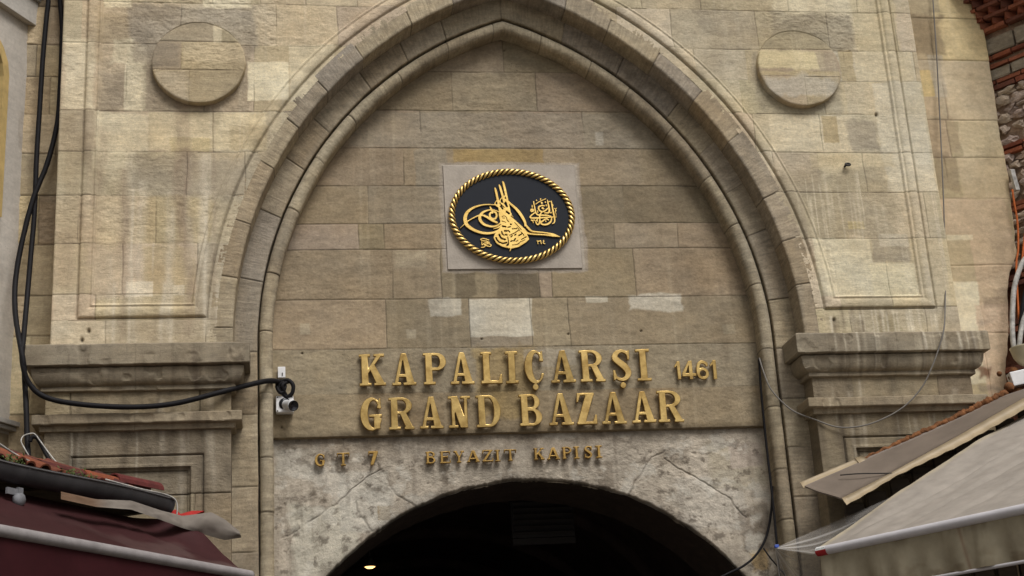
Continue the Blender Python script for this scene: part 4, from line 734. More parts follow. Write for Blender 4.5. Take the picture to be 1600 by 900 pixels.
# ------------------------------------------------------------------ the oval plaque
pl = thing('calligraphy_plaque', 'black oval plaque with gilt calligraphy and a rope border on a pale square slab', 'plaque', (0, .44, 6.74))
mb = MB(); mb.box((.003, .477, 7.322), (1.418, .06, 1.164), bev=.008, jit=.004); mb.build('backing_slab', M['slab_stone'], pl)
OC = (-.005, 7.3125); OA, OB = .634, .499
A = np.linspace(0, 2*math.pi, 160); rr = np.concatenate([np.linspace(.002, .985, 12), [1.0, 1.0]]); RR, AA = np.meshgrid(rr, A)
Y = np.where(RR < 2, .410, 0)+0*RR; Y[:, -1] = .43
surf('oval_panel', np.stack([OC[0]+RR*OA*np.cos(AA), Y, OC[1]+RR*OB*np.sin(AA)], -1), np.ones(RR.shape+(3,)), M['slate_blue'], pl)
nA = 1000; A = np.linspace(0, 2*math.pi, nA+1); B = np.linspace(0, 2*math.pi, 33); BB, AA = np.meshgrid(B, A)
cxs = OA*np.cos(A); czs = OB*np.sin(A); tx = -OA*np.sin(A); tz = OB*np.cos(A); ln = np.hypot(tx, tz); nx = tz/ln; nz = -tx/ln
sarc = np.concatenate([[0], np.cumsum(np.hypot(np.diff(cxs), np.diff(czs)))]); K = 66
ph = K*math.pi*(sarc/sarc[-1])[:, None]-BB*1.5
bump = np.abs(np.sin(ph)); r = .033*(.70+.36*bump)
ox = r*np.cos(BB); oy = -r*np.sin(BB)*.9
P = np.stack([OC[0]+cxs[:, None]+nx[:, None]*ox, .408+oy, OC[1]+czs[:, None]+nz[:, None]*ox], -1)
cc = sst(.42, .72, bump)[..., None]*np.array([1, 1, 1])*.97+.03*np.array([1, .7, .5])
surf('rope_border', P, cc, M['rope_gilt'], pl)
def inked(name, field_fn, pad, cell, yf, depth, bev, pts):
    x0 = min(p[0] for p in pts)-pad; x1 = max(p[0] for p in pts)+pad; z0 = min(p[1] for p in pts)-pad; z1 = max(p[1] for p in pts)+pad
    xs = np.arange(x0, x1, cell); zs = np.arange(z0, z1, cell); X, Z = np.meshgrid(xs, zs)
    return solid(name, contours(field_fn(X, Z)+1e-7, xs, zs), yf, depth, M['gilt'], pl, bev, tol=.0005)
def tug(X, Z):
    F = poly_field(X, Z, TUGHRA_BODY)
    for S in TUGHRA: F = np.maximum(F, stroke_field(X, Z, sm([(a, b, w*.93) for a, b, w in S])))
    for S in TUGHRA_CUTS: F = np.minimum(F, -stroke_field(X, Z, sm([(a, b, w*1.12+.0004) for a, b, w in S])))
    return F
inked('monogram', tug, .03, .0024, .392, .02, .0012, [p for S in TUGHRA for p in S])
def multi(SS):
    def f(X, Z):
        F = np.full(X.shape, -9.)
        for S in SS: F = np.maximum(F, stroke_field(X, Z, sm(S)))
        return F
    return f
for nm, SS in (('inscription', INSCRIPTION), ('signature', SIGNATURE), ('year_mark', YEAR_MARKS)):
    inked(nm, multi(SS), .02, .0016, .396, .016, .0008, [p for S in SS for p in S])

# ------------------------------------------------------------------ cables and small fittings on the stone
GROUPS = {'black_cable': 'black cables strung over the stone', 'white_wire': 'thin white wires', 'white_conduit': 'white conduits at the brick house', 'orange_cable': 'orange cables at the brick house'}
def cable(name, pts, r, mat, label, cat='cable', lump=.0, n=10):
    t = MB(); t.tube(pts, r, n=n, sub=6, lump=lump); return tag(t.build(name, M[mat]), label, cat, GROUPS.get(name))
cable('black_cable', CABLE_TALL, .025, 'black_rubber', 'straighter thick black cable in the left recess, a bare white wire at its top')
cable('black_cable', CABLE_BOW, .026, 'black_rubber', 'thick black cable bowing towards the white house and running down behind the roof tiles', lump=.04)
cable('black_cable', CABLE_SWAG, .026, 'black_rubber', 'thick black cable sagging across the left capital to the security camera', lump=.03)
cable('white_wire', WIRE_WHITE, .007, 'white_wire', 'bare white wire leaving the top of the straight black cable')
cable('grey_wire', [(x, y-.012, z) for x, y, z in WIRE_WALL], .0075, 'grey_wire', 'thin grey wire swagging across the right capital to the arch jamb', 'wire')
cable('jamb_cable', WIRE_JAMB, .012, 'black_rubber', 'dark cable running straight down the right jamb of the arch')
cable('corner_cable', [(x, y-.02, z) for x, y, z in WIRE_CORNER], .012, 'black_rubber', 'dark cable curving from the right jamb down to the edge of the low arch')
cable('branch_cable', [(x, y-.02, z) for x, y, z in WIRE_BRANCH], .008, 'black_rubber', 'short thin dark cable slanting to the right beside the low arch')
cable('white_wire', WIRE_LOOP, .006, 'white_wire', 'thin white wire looped above the tiles under the left pilaster')
cable('hose_loop', HOSE_LOOP, .02, 'black_rubber', 'short black hose bent over the tiles under the left pilaster', 'hose')
x, y, z = RING_BOLT[0]
rb = thing('ring_bolt', 'small dark iron ring bolt in the right spandrel below the roundel', 'bolt', (x, .02, z))
mb = MB(); mb.tube([(x-.012, .02, z-.004), (x-.012, -.01, z-.003), (x-.012, -.03, z)], .011, sub=3); mb.build('shank', M['iron'], rb)
mb = MB(); mb.tube([(x+.008+.027*math.cos(a), -.032+.01*math.sin(a), z+.002+.016*math.sin(a)) for a in np.linspace(0, 2*math.pi, 18)], .010, sub=1); mb.build('ring', M['iron'], rb)

sc_ = thing('security_camera', 'white wall camera with a dark lens on a square plate beside the big letters', 'camera', (-2.376, .44, 5.326))
mb = MB(); mb.box((-2.376, .40, 5.326), (.172, .10, .168), bev=.014); mb.build('mount_plate', M['white_plastic'], sc_)
ax = Vector((.42, -.86, -.30)).normalized(); c0 = Vector((-2.366, .36, 5.322))
mb = MB(); mb.lathe(c0-ax*.05, [(.0, 0), (.066, 0), (.066, .05), (.056, .06), (.0, .06)], ax); mb.build('collar', M['lens_glass'], sc_)
mb = MB(); mb.lathe(c0, [(.0, 0), (.046, 0), (.048, .012), (.048, .150), (.054, .152), (.054, .165), (.046, .166)], ax, 28); bd = mb.build('camera_body', M['white_plastic'], sc_)
mb = MB(); mb.lathe(c0, [(.0, .160), (.050, .161), (.050, .158), (.053, .172), (.051, .180), (.044, .170), (.0, .166)], ax, 28); mb.build('lens', M['lens_glass'], bd)
for dx in (-.07, .07):
    for dz in (-.068, .068):
        mb = MB(); mb.lathe((-2.376+dx, .351, 5.326+dz), [(0, 0), (.007, 0), (.007, .004), (0, .005)], (0, -1, 0), 10); mb.build('screw', M['iron'], sc_)
mb = MB(); mb.tube(CABLE_LOOP, .020, sub=5); mb.tube([(-2.40, .36, 5.54), (-2.385, .33, 5.47), (-2.37, .37, 5.40)], .016); mb.tube([(-2.34, .36, 5.55), (-2.40, .31, 5.50), (-2.36, .37, 5.41)], .018); mb.tube([(-2.44, .37, 5.56), (-2.45, .33, 5.49), (-2.41, .33, 5.43), (-2.37, .35, 5.50), (-2.40, .36, 5.56)], .018)
tag(mb.build('coiled_cable', M['black_rubber']), 'black cable coiled tightly above the security camera', 'cable')
jb = thing('junction_box', 'tiny white junction box on the wall above the security camera', 'junction box', (-2.404, .44, 5.66))
mb = MB(); mb.box((-2.404, .425, 5.662), (.074, .05, .112), bev=.006); mb.build('box', M['white_plastic'], jb)
mb = MB(); mb.box((-2.397, .397, 5.64), (.010, .006, .03)); mb.build('slot', M['iron'], jb)

# ------------------------------------------------------------------ the house on the left
LA = Vector((-4.965, .47, 0)); LD = Vector((-.49, -.87, 0)).normalized(); LN_ = Vector((.87, -.49, 0)).normalized(); UP = Vector((0, 0, 1))
def lb(t, z, o=0): return LA+LD*t+LN_*o+UP*z
house = thing('white_house', 'white rendered house with a stepped cornice and ochre window surrounds, left edge', 'house', tuple(lb(3, 0)))
def house_wall():
    ts = np.concatenate([np.arange(-.02, 1.3, .012), np.arange(1.3, 14.1, .2)]); zs = np.concatenate([np.arange(0, 3.4, .2), np.arange(3.4, 10.6, .02)])
    T, Z = np.meshgrid(ts, zs); o = (fbm(T*3, Z*3, 201, 4)-.5)*.014
    P = np.stack([LA.x+LD.x*T+LN_.x*o, LA.y+LD.y*T+LN_.y*o, Z], -1)
    C = np.zeros(T.shape+(3,)); C[:] = lin(196, 188, 176); C = C*(.84+.3*fbm(T*2, Z*2, 203, 5))[..., None]
    g = sst(.56, .7, fbm(T*5, Z*1.2, 205, 4))*.3; C = C*(1-g[..., None])+lin(140, 128, 112)*g[..., None]
    low = (Z < 5.12); C[low] = (np.ones(C.shape)*lin(140, 125, 100)*(.7+.6*fbm(T*4, Z*5, 207, 5))[..., None])[low]
    surf('wall', P, C, M['plaster'], house)
house_wall()
AXL = (LD, LN_, UP)
def lbox(mb, t0, t1, z0, z1, o0, o1, col, bev=.006): mb.box(lb((t0+t1)/2, (z0+z1)/2, (o0+o1)/2), (t1-t0, o1-o0, z1-z0), AXL, col, bev=bev)
mb = MB(); wc = lin(196, 190, 180)
lbox(mb, -.06, 13, 9.47, 9.74, -.05, .07, wc); lbox(mb, -.11, 13, 9.745, 9.79, -.05, .10, wc*.8); lbox(mb, -.13, 13, 9.795, 9.95, -.05, .14, wc); lbox(mb, -.18, 13, 9.955, 10.0, -.05, .19, wc*.8); lbox(mb, -.22, 13, 10.005, 10.2, -.05, .24, wc); lbox(mb, -.26, 13, 10.205, 10.3, -.05, .3, wc)
mb.build('cornice', M['plaster'], house)
mb = MB(); lbox(mb, -.05, 13, 5.135, 5.175, -.03, .06, wc*.8); lbox(mb, -.07, 13, 5.178, 5.225, -.03, .09, wc*.95); mb.build('string_course', M['plaster'], house)
M['ochre'] = plain_mat('ochre', tuple(lin(200, 172, 112)), .7, var=.2, scale=8, bump=.1)
def arch_outline(t0, t1, z0, zs_, rise, n=12):
    return [(t0, z0), (t0, zs_)]+[(t0+(t1-t0)*(.5-.5*math.cos(math.pi*k/n)), zs_+rise*math.sin(math.pi*k/n)) for k in range(1, n)]+[(t1, zs_), (t1, z0)]
win = None
for t0 in (.36, 3.0, 5.7):
    o = arch_outline(t0, t0+1.5, 7.2, 8.72, .55); i = arch_outline(t0+.10, t0+1.40, 7.3, 8.68, .50)
    mb = MB(); n = len(o); V = [lb(t, z, .07) for t, z in o]+[lb(t, z, .085) for t, z in i]+[lb(t, z, -.02) for t, z in o]+[lb(t, z, -.02) for t, z in i]
    F = []
    for k in range(n):
        q = (k+1) % n; F += [(k, q, n+q, n+k), (k, 2*n+k, 2*n+q, q), (n+k, n+q, 3*n+q, 3*n+k)]
    mb.add(V, F); w = mb.build('window_frame', M['ochre'], house)
    mb = MB(); mb.add([lb(t, z, .02) for t, z in i], [tuple(range(n))]); mb.build('pane', M['lens_glass'], w)

# ------------------------------------------------------------------ the plastered flank wall on the right of the gate
flank = thing('plastered_wall', 'pale patched wall of large blocks and pinkish plaster right of the gate', 'wall', (5.05, .4, 0))
def pier():
    E = np.array(PIER_EDGE); zs = np.concatenate([np.arange(0, 4.8, .1), np.arange(4.8, 10.3, .009), np.arange(10.3, 11.3, .05)])
    xe = np.interp(zs, E[::-1, 2], E[::-1, 0])+(fbm(zs*4, zs*0, 301, 4)-.5)*.05; u = np.linspace(0, 1, 125)
    Z, U_ = np.meshgrid(zs, u, indexing='ij'); X = 4.53+(xe[:, None]-4.53)*U_
    rows = [(0, 4.8, []), (4.8, 5.2, []), (5.2, 5.939, [4.95]), (5.939, 6.7, [5.0]), (6.7, 7.48, []), (7.48, 7.963, [4.85]), (7.963, 8.424, [4.95]), (8.424, 9.168, [4.98]), (9.168, 9.702, [4.93]), (9.702, 11.5, [5.0])]
    C, J, rg = masonry(X, Z, rows, [(180, 163, 133), (170, 154, 126)], 303, var=.06)
    C = patch_all(C, X, Z, PATCH_PIER, 305); C = weather(C, X, Z, 307, runs=.2, grime=.28, gain=1.22); C = C*(1-.45*J*sst(6.8, 7.6, Z))[..., None]
    Y = .35+rough_relief(X, Z, rg*.4, 309)*.8+.01*J; Y[:, -1] = .62; Y[:, -2] += .01
    surf('wall_face', np.stack([X, Y, Z], -1), C, M['plaster'], flank)
pier()
# ------------------------------------------------------------------ the brick and rubble house on the right
RB0 = Vector((5.63, .46, 0)); RD = Vector((.57, -.82, 0)).normalized(); RN = Vector((-.82, -.57, 0)).normalized(); AXR = (RD, RN, UP)
def rb_(t, z, o=0): return RB0+RD*t+RN*o+UP*z
bh = thing('brick_house', 'old house of brick courses and rubble with a sawtooth brick eave at the right edge', 'house', tuple(rb_(3, 0)))
def mortar():
    ts = np.concatenate([np.arange(-.6, 1.6, .012), np.arange(1.6, 14, .2)]); zs = np.concatenate([np.arange(0, 4.8, .2), np.arange(4.8, 10.6, .015)]); T, Z = np.meshgrid(ts, zs)
    o = (fbm(T*6, Z*6, 401, 5)-.5)*.06
    C = np.zeros(T.shape+(3,)); C[:] = lin(172, 146, 124); C = C*(.65+.7*fbm(T*7, Z*7, 403, 5))[..., None]
    lo = sst(7.4, 6.6, Z); C = C*(1-lo[..., None])+lin(96, 58, 40)*lo[..., None]
    surf('mortar_wall', np.stack([RB0.x+RD.x*T+RN.x*o, RB0.y+RD.y*T+RN.y*o, Z], -1), C, M['rubble'], bh)
mortar()
BR = [lin(156, 92, 66), lin(138, 80, 60), lin(164, 102, 76), lin(128, 82, 66)]
def brick_row(mb, z0, z1, o, t1=2.4):
    t = -.5+rnd.uniform(-.1, 0)
    while t < t1:
        L = rnd.uniform(.24, .34); mb.box(rb_(t+L/2, (z0+z1)/2+rnd.uniform(-.004, .004), o/2-.02), (L-.02, .06+o, z1-z0), AXR, BR[rnd.randrange(4)]*rnd.uniform(.75, 1.1), jit=.006); t += L
for z0, z1, o in [(9.185, 9.235, .05), (9.085, 9.13, .045), (8.885, 8.93, .045), (8.815, 8.865, .05), (8.095, 8.135, .045), (8.03, 8.07, .045), (7.42, 7.46, .04), (7.36, 7.40, .04), (6.6, 6.65, .04), (6.52, 6.57, .04), (6.1, 6.16, .04), (6.02, 6.08, .04), (5.6, 5.66, .04), (5.52, 5.58, .04)]:
    mb = MB(); brick_row(mb, z0, z1, o); mb.build('brick_course', M['brick'], bh)
for z0, z1 in [(9.255, 9.455), (8.945, 9.07)]:
    mb = MB(); t = -.5
    while t < 2.4:
        L = rnd.uniform(.28, .5); mb.box(rb_(t+L/2, (z0+z1)/2, .01), (L-.025, .08, z1-z0-.01), AXR, lin(168, 156, 136)*rnd.uniform(.7, 1.05), jit=.008, bev=.012); t += L
    mb.build('stone_course', M['rubble'], bh)
mb = MB()
def rock(t, z, a, b, col):
    bm = bmesh.new(); bmesh.ops.create_icosphere(bm, subdivisions=2, radius=1); sd = rnd.random()*99
    V = []
    for v in bm.verts:
        q = v.co; k = 1+.62*(float(vnoise(np.array(q.x*1.9+sd), np.array(q.y*1.7+q.z*1.9), 5))-.5)*2
        V.append(rb_(t+q.x*a*k, z+q.z*b*k, q.y*.04*k+.018))
    bm.verts.index_update(); mb.add(V, [[v.index for v in f.verts] for f in bm.faces], col); bm.free()
for za, zb in ((8.16, 8.79), (7.48, 8.0), (6.7, 7.34)):
    z = za+.05
    while z < zb:
        t = -.5
        while t < 2.0:
            a = rnd.uniform(.05, .13); b = rnd.uniform(.035, .065); rock(t+a, z+rnd.uniform(-.03, .03), a, b*rnd.uniform(.7, 1.2), lin(200, 182, 166)*rnd.uniform(.7, 1.1)*np.array([1, rnd.uniform(.94, 1), rnd.uniform(.9, 1)])); t += 2*a+rnd.uniform(.0, .03)
        z += .115
mb.build('rubble_stones', M['rubble'], bh)
mb = MB()
for k in range(4):      # sawtooth courses: bricks set corner-out between flat courses, each row further out
    z = 9.56+k*.125; o = .03+.05*k; brick_row(mb, z-.035, z+.005, o+.06)
    t = -.5
    while t < 2.4:
        h = .078; V = [rb_(t, z+.008, o), rb_(t+.15, z+.008, o), rb_(t+.075, z+.008, o+.11), rb_(t, z+.008+h, o), rb_(t+.15, z+.008+h, o), rb_(t+.075, z+.008+h, o+.11)]
        mb.add(V, [(0, 2, 1), (3, 4, 5), (0, 3, 5, 2), (2, 5, 4, 1)], BR[rnd.randrange(4)]*rnd.uniform(.7, 1.1)); t += .16
for zz in (10.1, 10.2, 10.3): brick_row(mb, zz-.04, zz+.05, .4)
mb.build('sawtooth_eave', M['brick'], bh)
# cables, bowl and box bunched at the foot of the brick house
for nm, pts, r, mt, lab in [('white_conduit', BUNDLE_WHITE, .028, 'white_wire', 'thick dirty white conduit curving up the corner of the brick house'), ('white_conduit', BUNDLE_WHITE2, .026, 'white_wire', 'second dirty white conduit, nearer the right edge, above the cream bowl'),
    ('orange_cable', BUNDLE_ORANGE, .011, 'orange_wire', 'longer bright orange cable down the corner of the brick house'), ('orange_cable', BUNDLE_ORANGE2, .011, 'orange_wire', 'shorter bright orange cable close to the right edge'), ('black_cable', BUNDLE_BLACK, .028, 'black_rubber', 'black cable between the two white conduits above the cream bowl')]:
    cable(nm, [(x, y-.03, z) for x, y, z in pts], r, mt, lab)
mb = MB(); a_, b_ = [Vector(q) for q in TRUNK_END]
mb.box((a_+b_)/2+Vector((.02, -.04, 0)), (.05, .05, (b_-a_).length), (Vector((1, 0, 0)), Vector((0, 1, 0)), (b_-a_).normalized()), bev=.004)
tag(mb.build('cable_trunking', M['white_wire']), 'short white cable trunking whose open end lets out the orange cable', 'trunking')
bw = thing('cream_bowl', 'cream bowl shaped lamp shade at the right edge under the cables', 'lamp shade', (5.26, .05, 5.49))
mb = MB(); c = (5.27, .05, 5.485); mb.lathe(c, [(0, 0), (.06, .002), (.10, .03), (.145, .10), (.165, .185), (.172, .20), (.162, .20), (.14, .11), (.09, .04), (0, .02)], (0, 0, 1), 32)
M['cream_enamel'] = plain_mat('cream_enamel', tuple(lin(196, 186, 156)), .45, var=.15, scale=8); mb.build('shade', M['cream_enamel'], bw)
mb = MB(); mb.tube([(5.27, .05, 5.50), (5.30, .2, 5.60), (5.36, .45, 5.68)], .014); mb.build('bracket_arm', M['iron'], bw)
wb = thing('white_box', 'small tilted white box below the cream bowl at the right edge', 'box', (5.2, -.05, 5.27))
mb = MB(); xa = Vector((.98, -.12, .17)).normalized(); mb.box((5.24, .0, 5.365), (.46, .12, .15), (xa, Vector((.12, .99, 0)), xa.cross(Vector((.12, .99, 0))).normalized()), bev=.01); mb.build('casing', M['white_plastic'], wb)
mb = MB(); mb.tube([(5.3, .05, 5.36), (5.4, .4, 5.36)], .02, sub=2); mb.build('bracket', M['iron'], wb)

# ------------------------------------------------------------------ right: metal flashing roof, foam, awning, plastic film
M['sheet_paint'] = plain_mat('sheet_paint', tuple(lin(118, 106, 94)), .6, var=.18, scale=3, bump=.06)
M['sheet_edge'] = plain_mat('sheet_edge', tuple(lin(170, 152, 122)), .55, var=.18, scale=5, bump=.05)
M['foam'] = plain_mat('foam', (.22, .088, .03), .9, var=.55, scale=14, bump=.8)
fl = thing('metal_flashing', 'folded brown sheet metal roof edge sloping down across the right pilaster', 'roof sheet', (3.4, -.3, 4.3))
def resample(P, n):
    P = np.array(P); s = np.concatenate([[0], np.cumsum(np.linalg.norm(np.diff(P, axis=0), axis=1))]); t = np.linspace(0, s[-1], n)
    return np.stack([np.interp(t, s, P[:, k]) for k in range(3)], -1)
tp = resample(SHEET_TOP, 60); fo = resample(SHEET_FOLD, 60); li = resample(SHEET_LIP, 60)
tp[:, 1] -= .035; rows = []
for k in range(9):
    v = k/8; r = tp*(1-v)+fo*v; r[:, 2] += (fbm(r[:, 0]*2, r[:, 1]*3, 501, 3)-.5)*.03*math.sin(math.pi*v); rows.append([Vector(q) for q in r])
mb = MB(); mb.grid(rows, thick=(.004, .006, -.012)); mb.build('sheet', M['sheet_paint'], fl)
mb = MB(); mb.grid([[Vector(q)+Vector((-.002, -.004, .004)) for q in fo], [Vector(q)+Vector((0, -.03*math.sin(i*.05), .004*math.sin(i*1.7))) for i, q in enumerate(li)]], thick=(.003, .008, -.002)); mb.build('folded_lip', M['sheet_edge'], fl)
tb = resample(SHEET_TOP[:2], 12); tb[:, 1] -= .04
mb = MB(); mb.grid([[Vector(q)+Vector((0, -.03, -.035)) for q in tb], [Vector(q)+Vector((-.01, -.012, .008)) for q in tb], [Vector(q)+Vector((-.012, .02, .03)) for q in tb]], thick=(.0, .008, -.003))
e0 = tb[-1]; mb.grid([[Vector(e0)+Vector((-.05, -.01, .03)), Vector(e0)+Vector((.03, -.01, .045))], [Vector(e0)+Vector((-.02, -.05, -.05)), Vector(e0)+Vector((.11, -.05, -.03))]], thick=(0, .006, -.003)); mb.build('end_flange', M['sheet_edge'], fl)
j0 = Vector((3.29, -.36, 4.40)); mb = MB(); mb.tube([(2.92, -.33, 4.325), (3.05, -.45, 4.31), (3.2, -.55, 4.288), (3.325, -.612, 4.272)], .006, sub=5); mb.build('seam', M['iron'], fl)
mb = MB(); fpth = resample(FOAM, 50); mb.tube([tuple(q+np.array([0, -.03+rnd.uniform(-.015, .015), rnd.uniform(-.012, .012)])) for q in fpth], lambda u: .013+.022*u**.7, n=9, sub=3, lump=.3)
tag(mb.build('foam_seam', M['foam']), 'lumpy orange brown foam bead sealing the metal sheet against the stone', 'foam')
mb = MB()
for (x, y, z, r) in [(4.98, .0, 5.25, .055), (5.05, .02, 5.36, .05), (5.1, .05, 5.2, .06), (4.9, -.02, 5.17, .05), (5.12, .1, 5.45, .045), (4.95, .1, 5.42, .03), (5.0, .05, 5.14, .06)]:
    mb.lathe((x, y, z), [(0, -r), (r*.7, -r*.7), (r, 0), (r*.8, r*.6), (0, r)], (rnd.uniform(-.5, .5), rnd.uniform(-1, 1), .6), 9)
tag(mb.build('foam_lump', M['foam']), 'rust brown lumps of foam beside the white box at the right edge', 'foam')
# dark boards added to stand in for the shaded pilaster below the sheet
M['wood_and_shade'] = plain_mat('wood_and_shade', (.055, .04, .026), .85, var=.5, scale=4, stretch=(1, 1, 4))  # wood tone, shared by the boards standing in for shade
tm = thing('shade_boards', 'dark boards added for the shaded pilaster foot between the metal sheet and the pale awning', 'shade filler', (3.9, -.4, 3.9))
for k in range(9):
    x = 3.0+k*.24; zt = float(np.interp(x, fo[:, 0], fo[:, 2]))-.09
    mb = MB(); mb.box((x, -.36-.03*rnd.random(), zt/2+.1), (.19, .05, zt-.2), bev=.008); mb.build('board', M['wood_and_shade'], tm)
mb = MB(); mb.tube([(2.95, -.48, 3.86), (3.4, -.5, 4.05), (4.2, -.5, 4.40), (5.0, -.5, 4.75)], .04, n=8, sub=3); mb.build('rail', M['wood_and_shade'], tm)

RA = Vector((2.135, -1.6, 3.415)); AD = Vector((.47, -.88, 0)).normalized(); AP = Vector((.92, .40, 0)).normalized()
aw = thing('beige_awning', 'pale beige fabric awning with a white front bar and stained valance at the lower right', 'awning', (2.9, -2.4, 0))
def fabric_mat(name, bump=.25, transl=.25, rough=.9):
    m, nt, b = mat_base(name); L = nt.links; at = N(nt, 'ShaderNodeAttribute', attribute_name='Col'); tc = N(nt, 'ShaderNodeTexCoord')
    n1 = N(nt, 'ShaderNodeTexNoise', i_Scale=7., i_Detail=7., i_Roughness=.65); L.new(tc.outputs['Object'], n1.inputs['Vector'])
    r1 = N(nt, 'ShaderNodeMapRange'); r1.inputs[1].default_value = .3; r1.inputs[2].default_value = .7; r1.inputs[3].default_value = .86; r1.inputs[4].default_value = 1.1; L.new(n1.outputs[0], r1.inputs[0])
    mx = N(nt, 'ShaderNodeVectorMath', operation='SCALE'); L.new(at.outputs['Color'], mx.inputs[0]); L.new(r1.outputs[0], mx.inputs['Scale']); L.new(mx.outputs[0], b.inputs['Base Color'])
    b.inputs['Roughness'].default_value = rough; b.inputs['Specular IOR Level'].default_value = .2
    n2 = N(nt, 'ShaderNodeTexNoise', i_Scale=260., i_Detail=2.); L.new(tc.outputs['Object'], n2.inputs['Vector']); bp = N(nt, 'ShaderNodeBump', i_Strength=bump, i_Distance=.004); L.new(n2.outputs[0], bp.inputs['Height']); L.new(bp.outputs[0], b.inputs['Normal'])
    if transl:
        tr = N(nt, 'ShaderNodeBsdfTranslucent'); L.new(mx.outputs[0], tr.inputs['Color']); ms = N(nt, 'ShaderNodeMixShader'); ms.inputs[0].default_value = transl
        L.new(b.outputs[0], ms.inputs[1]); L.new(tr.outputs[0], ms.inputs[2]); L.new(ms.outputs[0], nt.nodes['Material Output'].inputs[0])
    return m
M['awning_cloth'] = fabric_mat('awning_cloth'); M['red_cloth'] = fabric_mat('red_cloth', transl=.12, rough=.7)
ed = resample(list(AWN_EDGE)+[(5.75, -.03, 5.20)], 60); u = np.linspace(0, 4.2, 120)
base = ed-np.array(RA); Uu, Vv = np.meshgrid(u, np.linspace(0, 1, 60))
P = np.zeros(Uu.shape+(3,))
for k in range(3): P[..., k] = np.array(RA)[k]+base[:, k][:, None]*1.0+np.array(AD)[k]*Uu
wr = (fbm(Uu*2.2+Vv*3.5, Vv*1.2-Uu*.3, 601, 4)-.5)*.10+(fbm((Uu+Vv*.9)*6, Vv*.8, 603, 3)-.5)*.03-.045*np.exp(-((Uu-.22-.75*Vv)/.035)**2)+.03*np.exp(-((Uu-.36-.72*Vv)/.04)**2)-.035*np.exp(-((Uu-.75-.6*Vv)/.05)**2)-.04*np.exp(-((Uu-1.3-.45*Vv)/.06)**2)
P[..., 2] += wr*np.sin(np.pi*np.clip(Vv, 0, 1))**.5-.07*np.sin(np.pi*Vv)*sst(0, .5, Uu)
C = np.zeros(Uu.shape+(3,)); C[:] = lin(176, 167, 156); C = C*(.93+.14*fbm(Uu*1.5, Vv*3, 605, 5))[..., None]
e = sst(.09, .05, Uu)[..., None]*.6; C = C*(1-e)+lin(206, 192, 160)*e  # lighter strip paints the edge highlight into the cloth colour
surf('canopy_cloth', P, C, M['awning_cloth'], aw)
M['bar_paint'] = plain_mat('bar_paint', (.62, .60, .62), .4, var=.1, scale=6, bump=.03)
mb = MB(); mb.tube([RA+AD*t for t in (0, .02, 1, 2, 3, 4.2)], .041, n=20, sub=1); bar = mb.build('front_bar', M['bar_paint'], aw)
M['label_red'] = plain_mat('label_red', (.42, .02, .025), .5, var=.1, scale=9); M['label_white'] = plain_mat('label_white', (.72, .72, .7), .5, var=.06, scale=9)
mb = MB(); side = Vector((-.88, -.47, 0)).normalized()
def shell(mb, a0, a1, t0, t1, r):
    A_ = np.linspace(a0, a1, 10); mb.grid([[RA+AD*t+side*math.cos(a)*r+UP*math.sin(a)*r for a in A_] for t in (t0, t1)])
shell(mb, -1.3, .12, .006, .125, .0425); mb.build('red_sticker', M['label_red'], bar)
mb = MB(); shell(mb, .14, 1.2, .006, .115, .0425); ws = mb.build('white_sticker', M['label_white'], bar)
mb = MB()
for k in range(9):
    if k != 4: shell(mb, .42, .55, .02+k*.010, .027+k*.010, .0428)
mb.build('print_line', M['iron'], ws)
tt = np.linspace(.03, 4.2, 330); zz = np.linspace(0, 1, 40); T, Zv = np.meshgrid(tt, zz)
o = .03*np.sin(T*9+.6*np.sin(T*3))*Zv+.018*np.sin(T*23)*Zv; zb = 3.375-Zv*.335
P = np.stack([RA.x+AD.x*T+side.x*(o+.01), RA.y+AD.y*T+side.y*(o+.01), zb], -1)
C = np.zeros(T.shape+(3,)); C[:] = lin(176, 166, 142)
s1 = sst(.46, .70, fbm(T*11, Zv*.8, 611, 4))*(.35+.5*sst(.7, 1, Zv)+.4*sst(.2, 0, Zv)); s2 = sst(.50, .68, fbm(T*4, Zv*2.2, 613, 5))*sst(.4, 1, Zv)
C = C*(1-.6*s1[..., None])+lin(104, 90, 68)*.6*s1[..., None]; C = C*(1-.6*s2[..., None])+lin(110, 92, 66)*.6*s2[..., None]
seam = np.exp(-((T-1.48-.06*Zv)/.014)**2); C = C*(1-.45*seam[..., None])+lin(120, 72, 46)*.45*seam[..., None]
surf('valance', P, C, M['awning_cloth'], aw)
mb = MB(); mb.tube([RA+AD*t+UP*-.385+side*.012 for t in (.03, 1, 2, 3, 4.2)], .014, n=10, sub=1); mb.build('hem_rail', M['bar_paint'], aw)
for t in (.5, 3.7): mb = MB(); mb.tube([RA+AD*t, RA+AD*t+AP*1.4+UP*.5, RA+AD*t+AP*3.2+UP*1.0], .03, n=8, sub=1); mb.build('folding_arm', M['bar_paint'], aw)

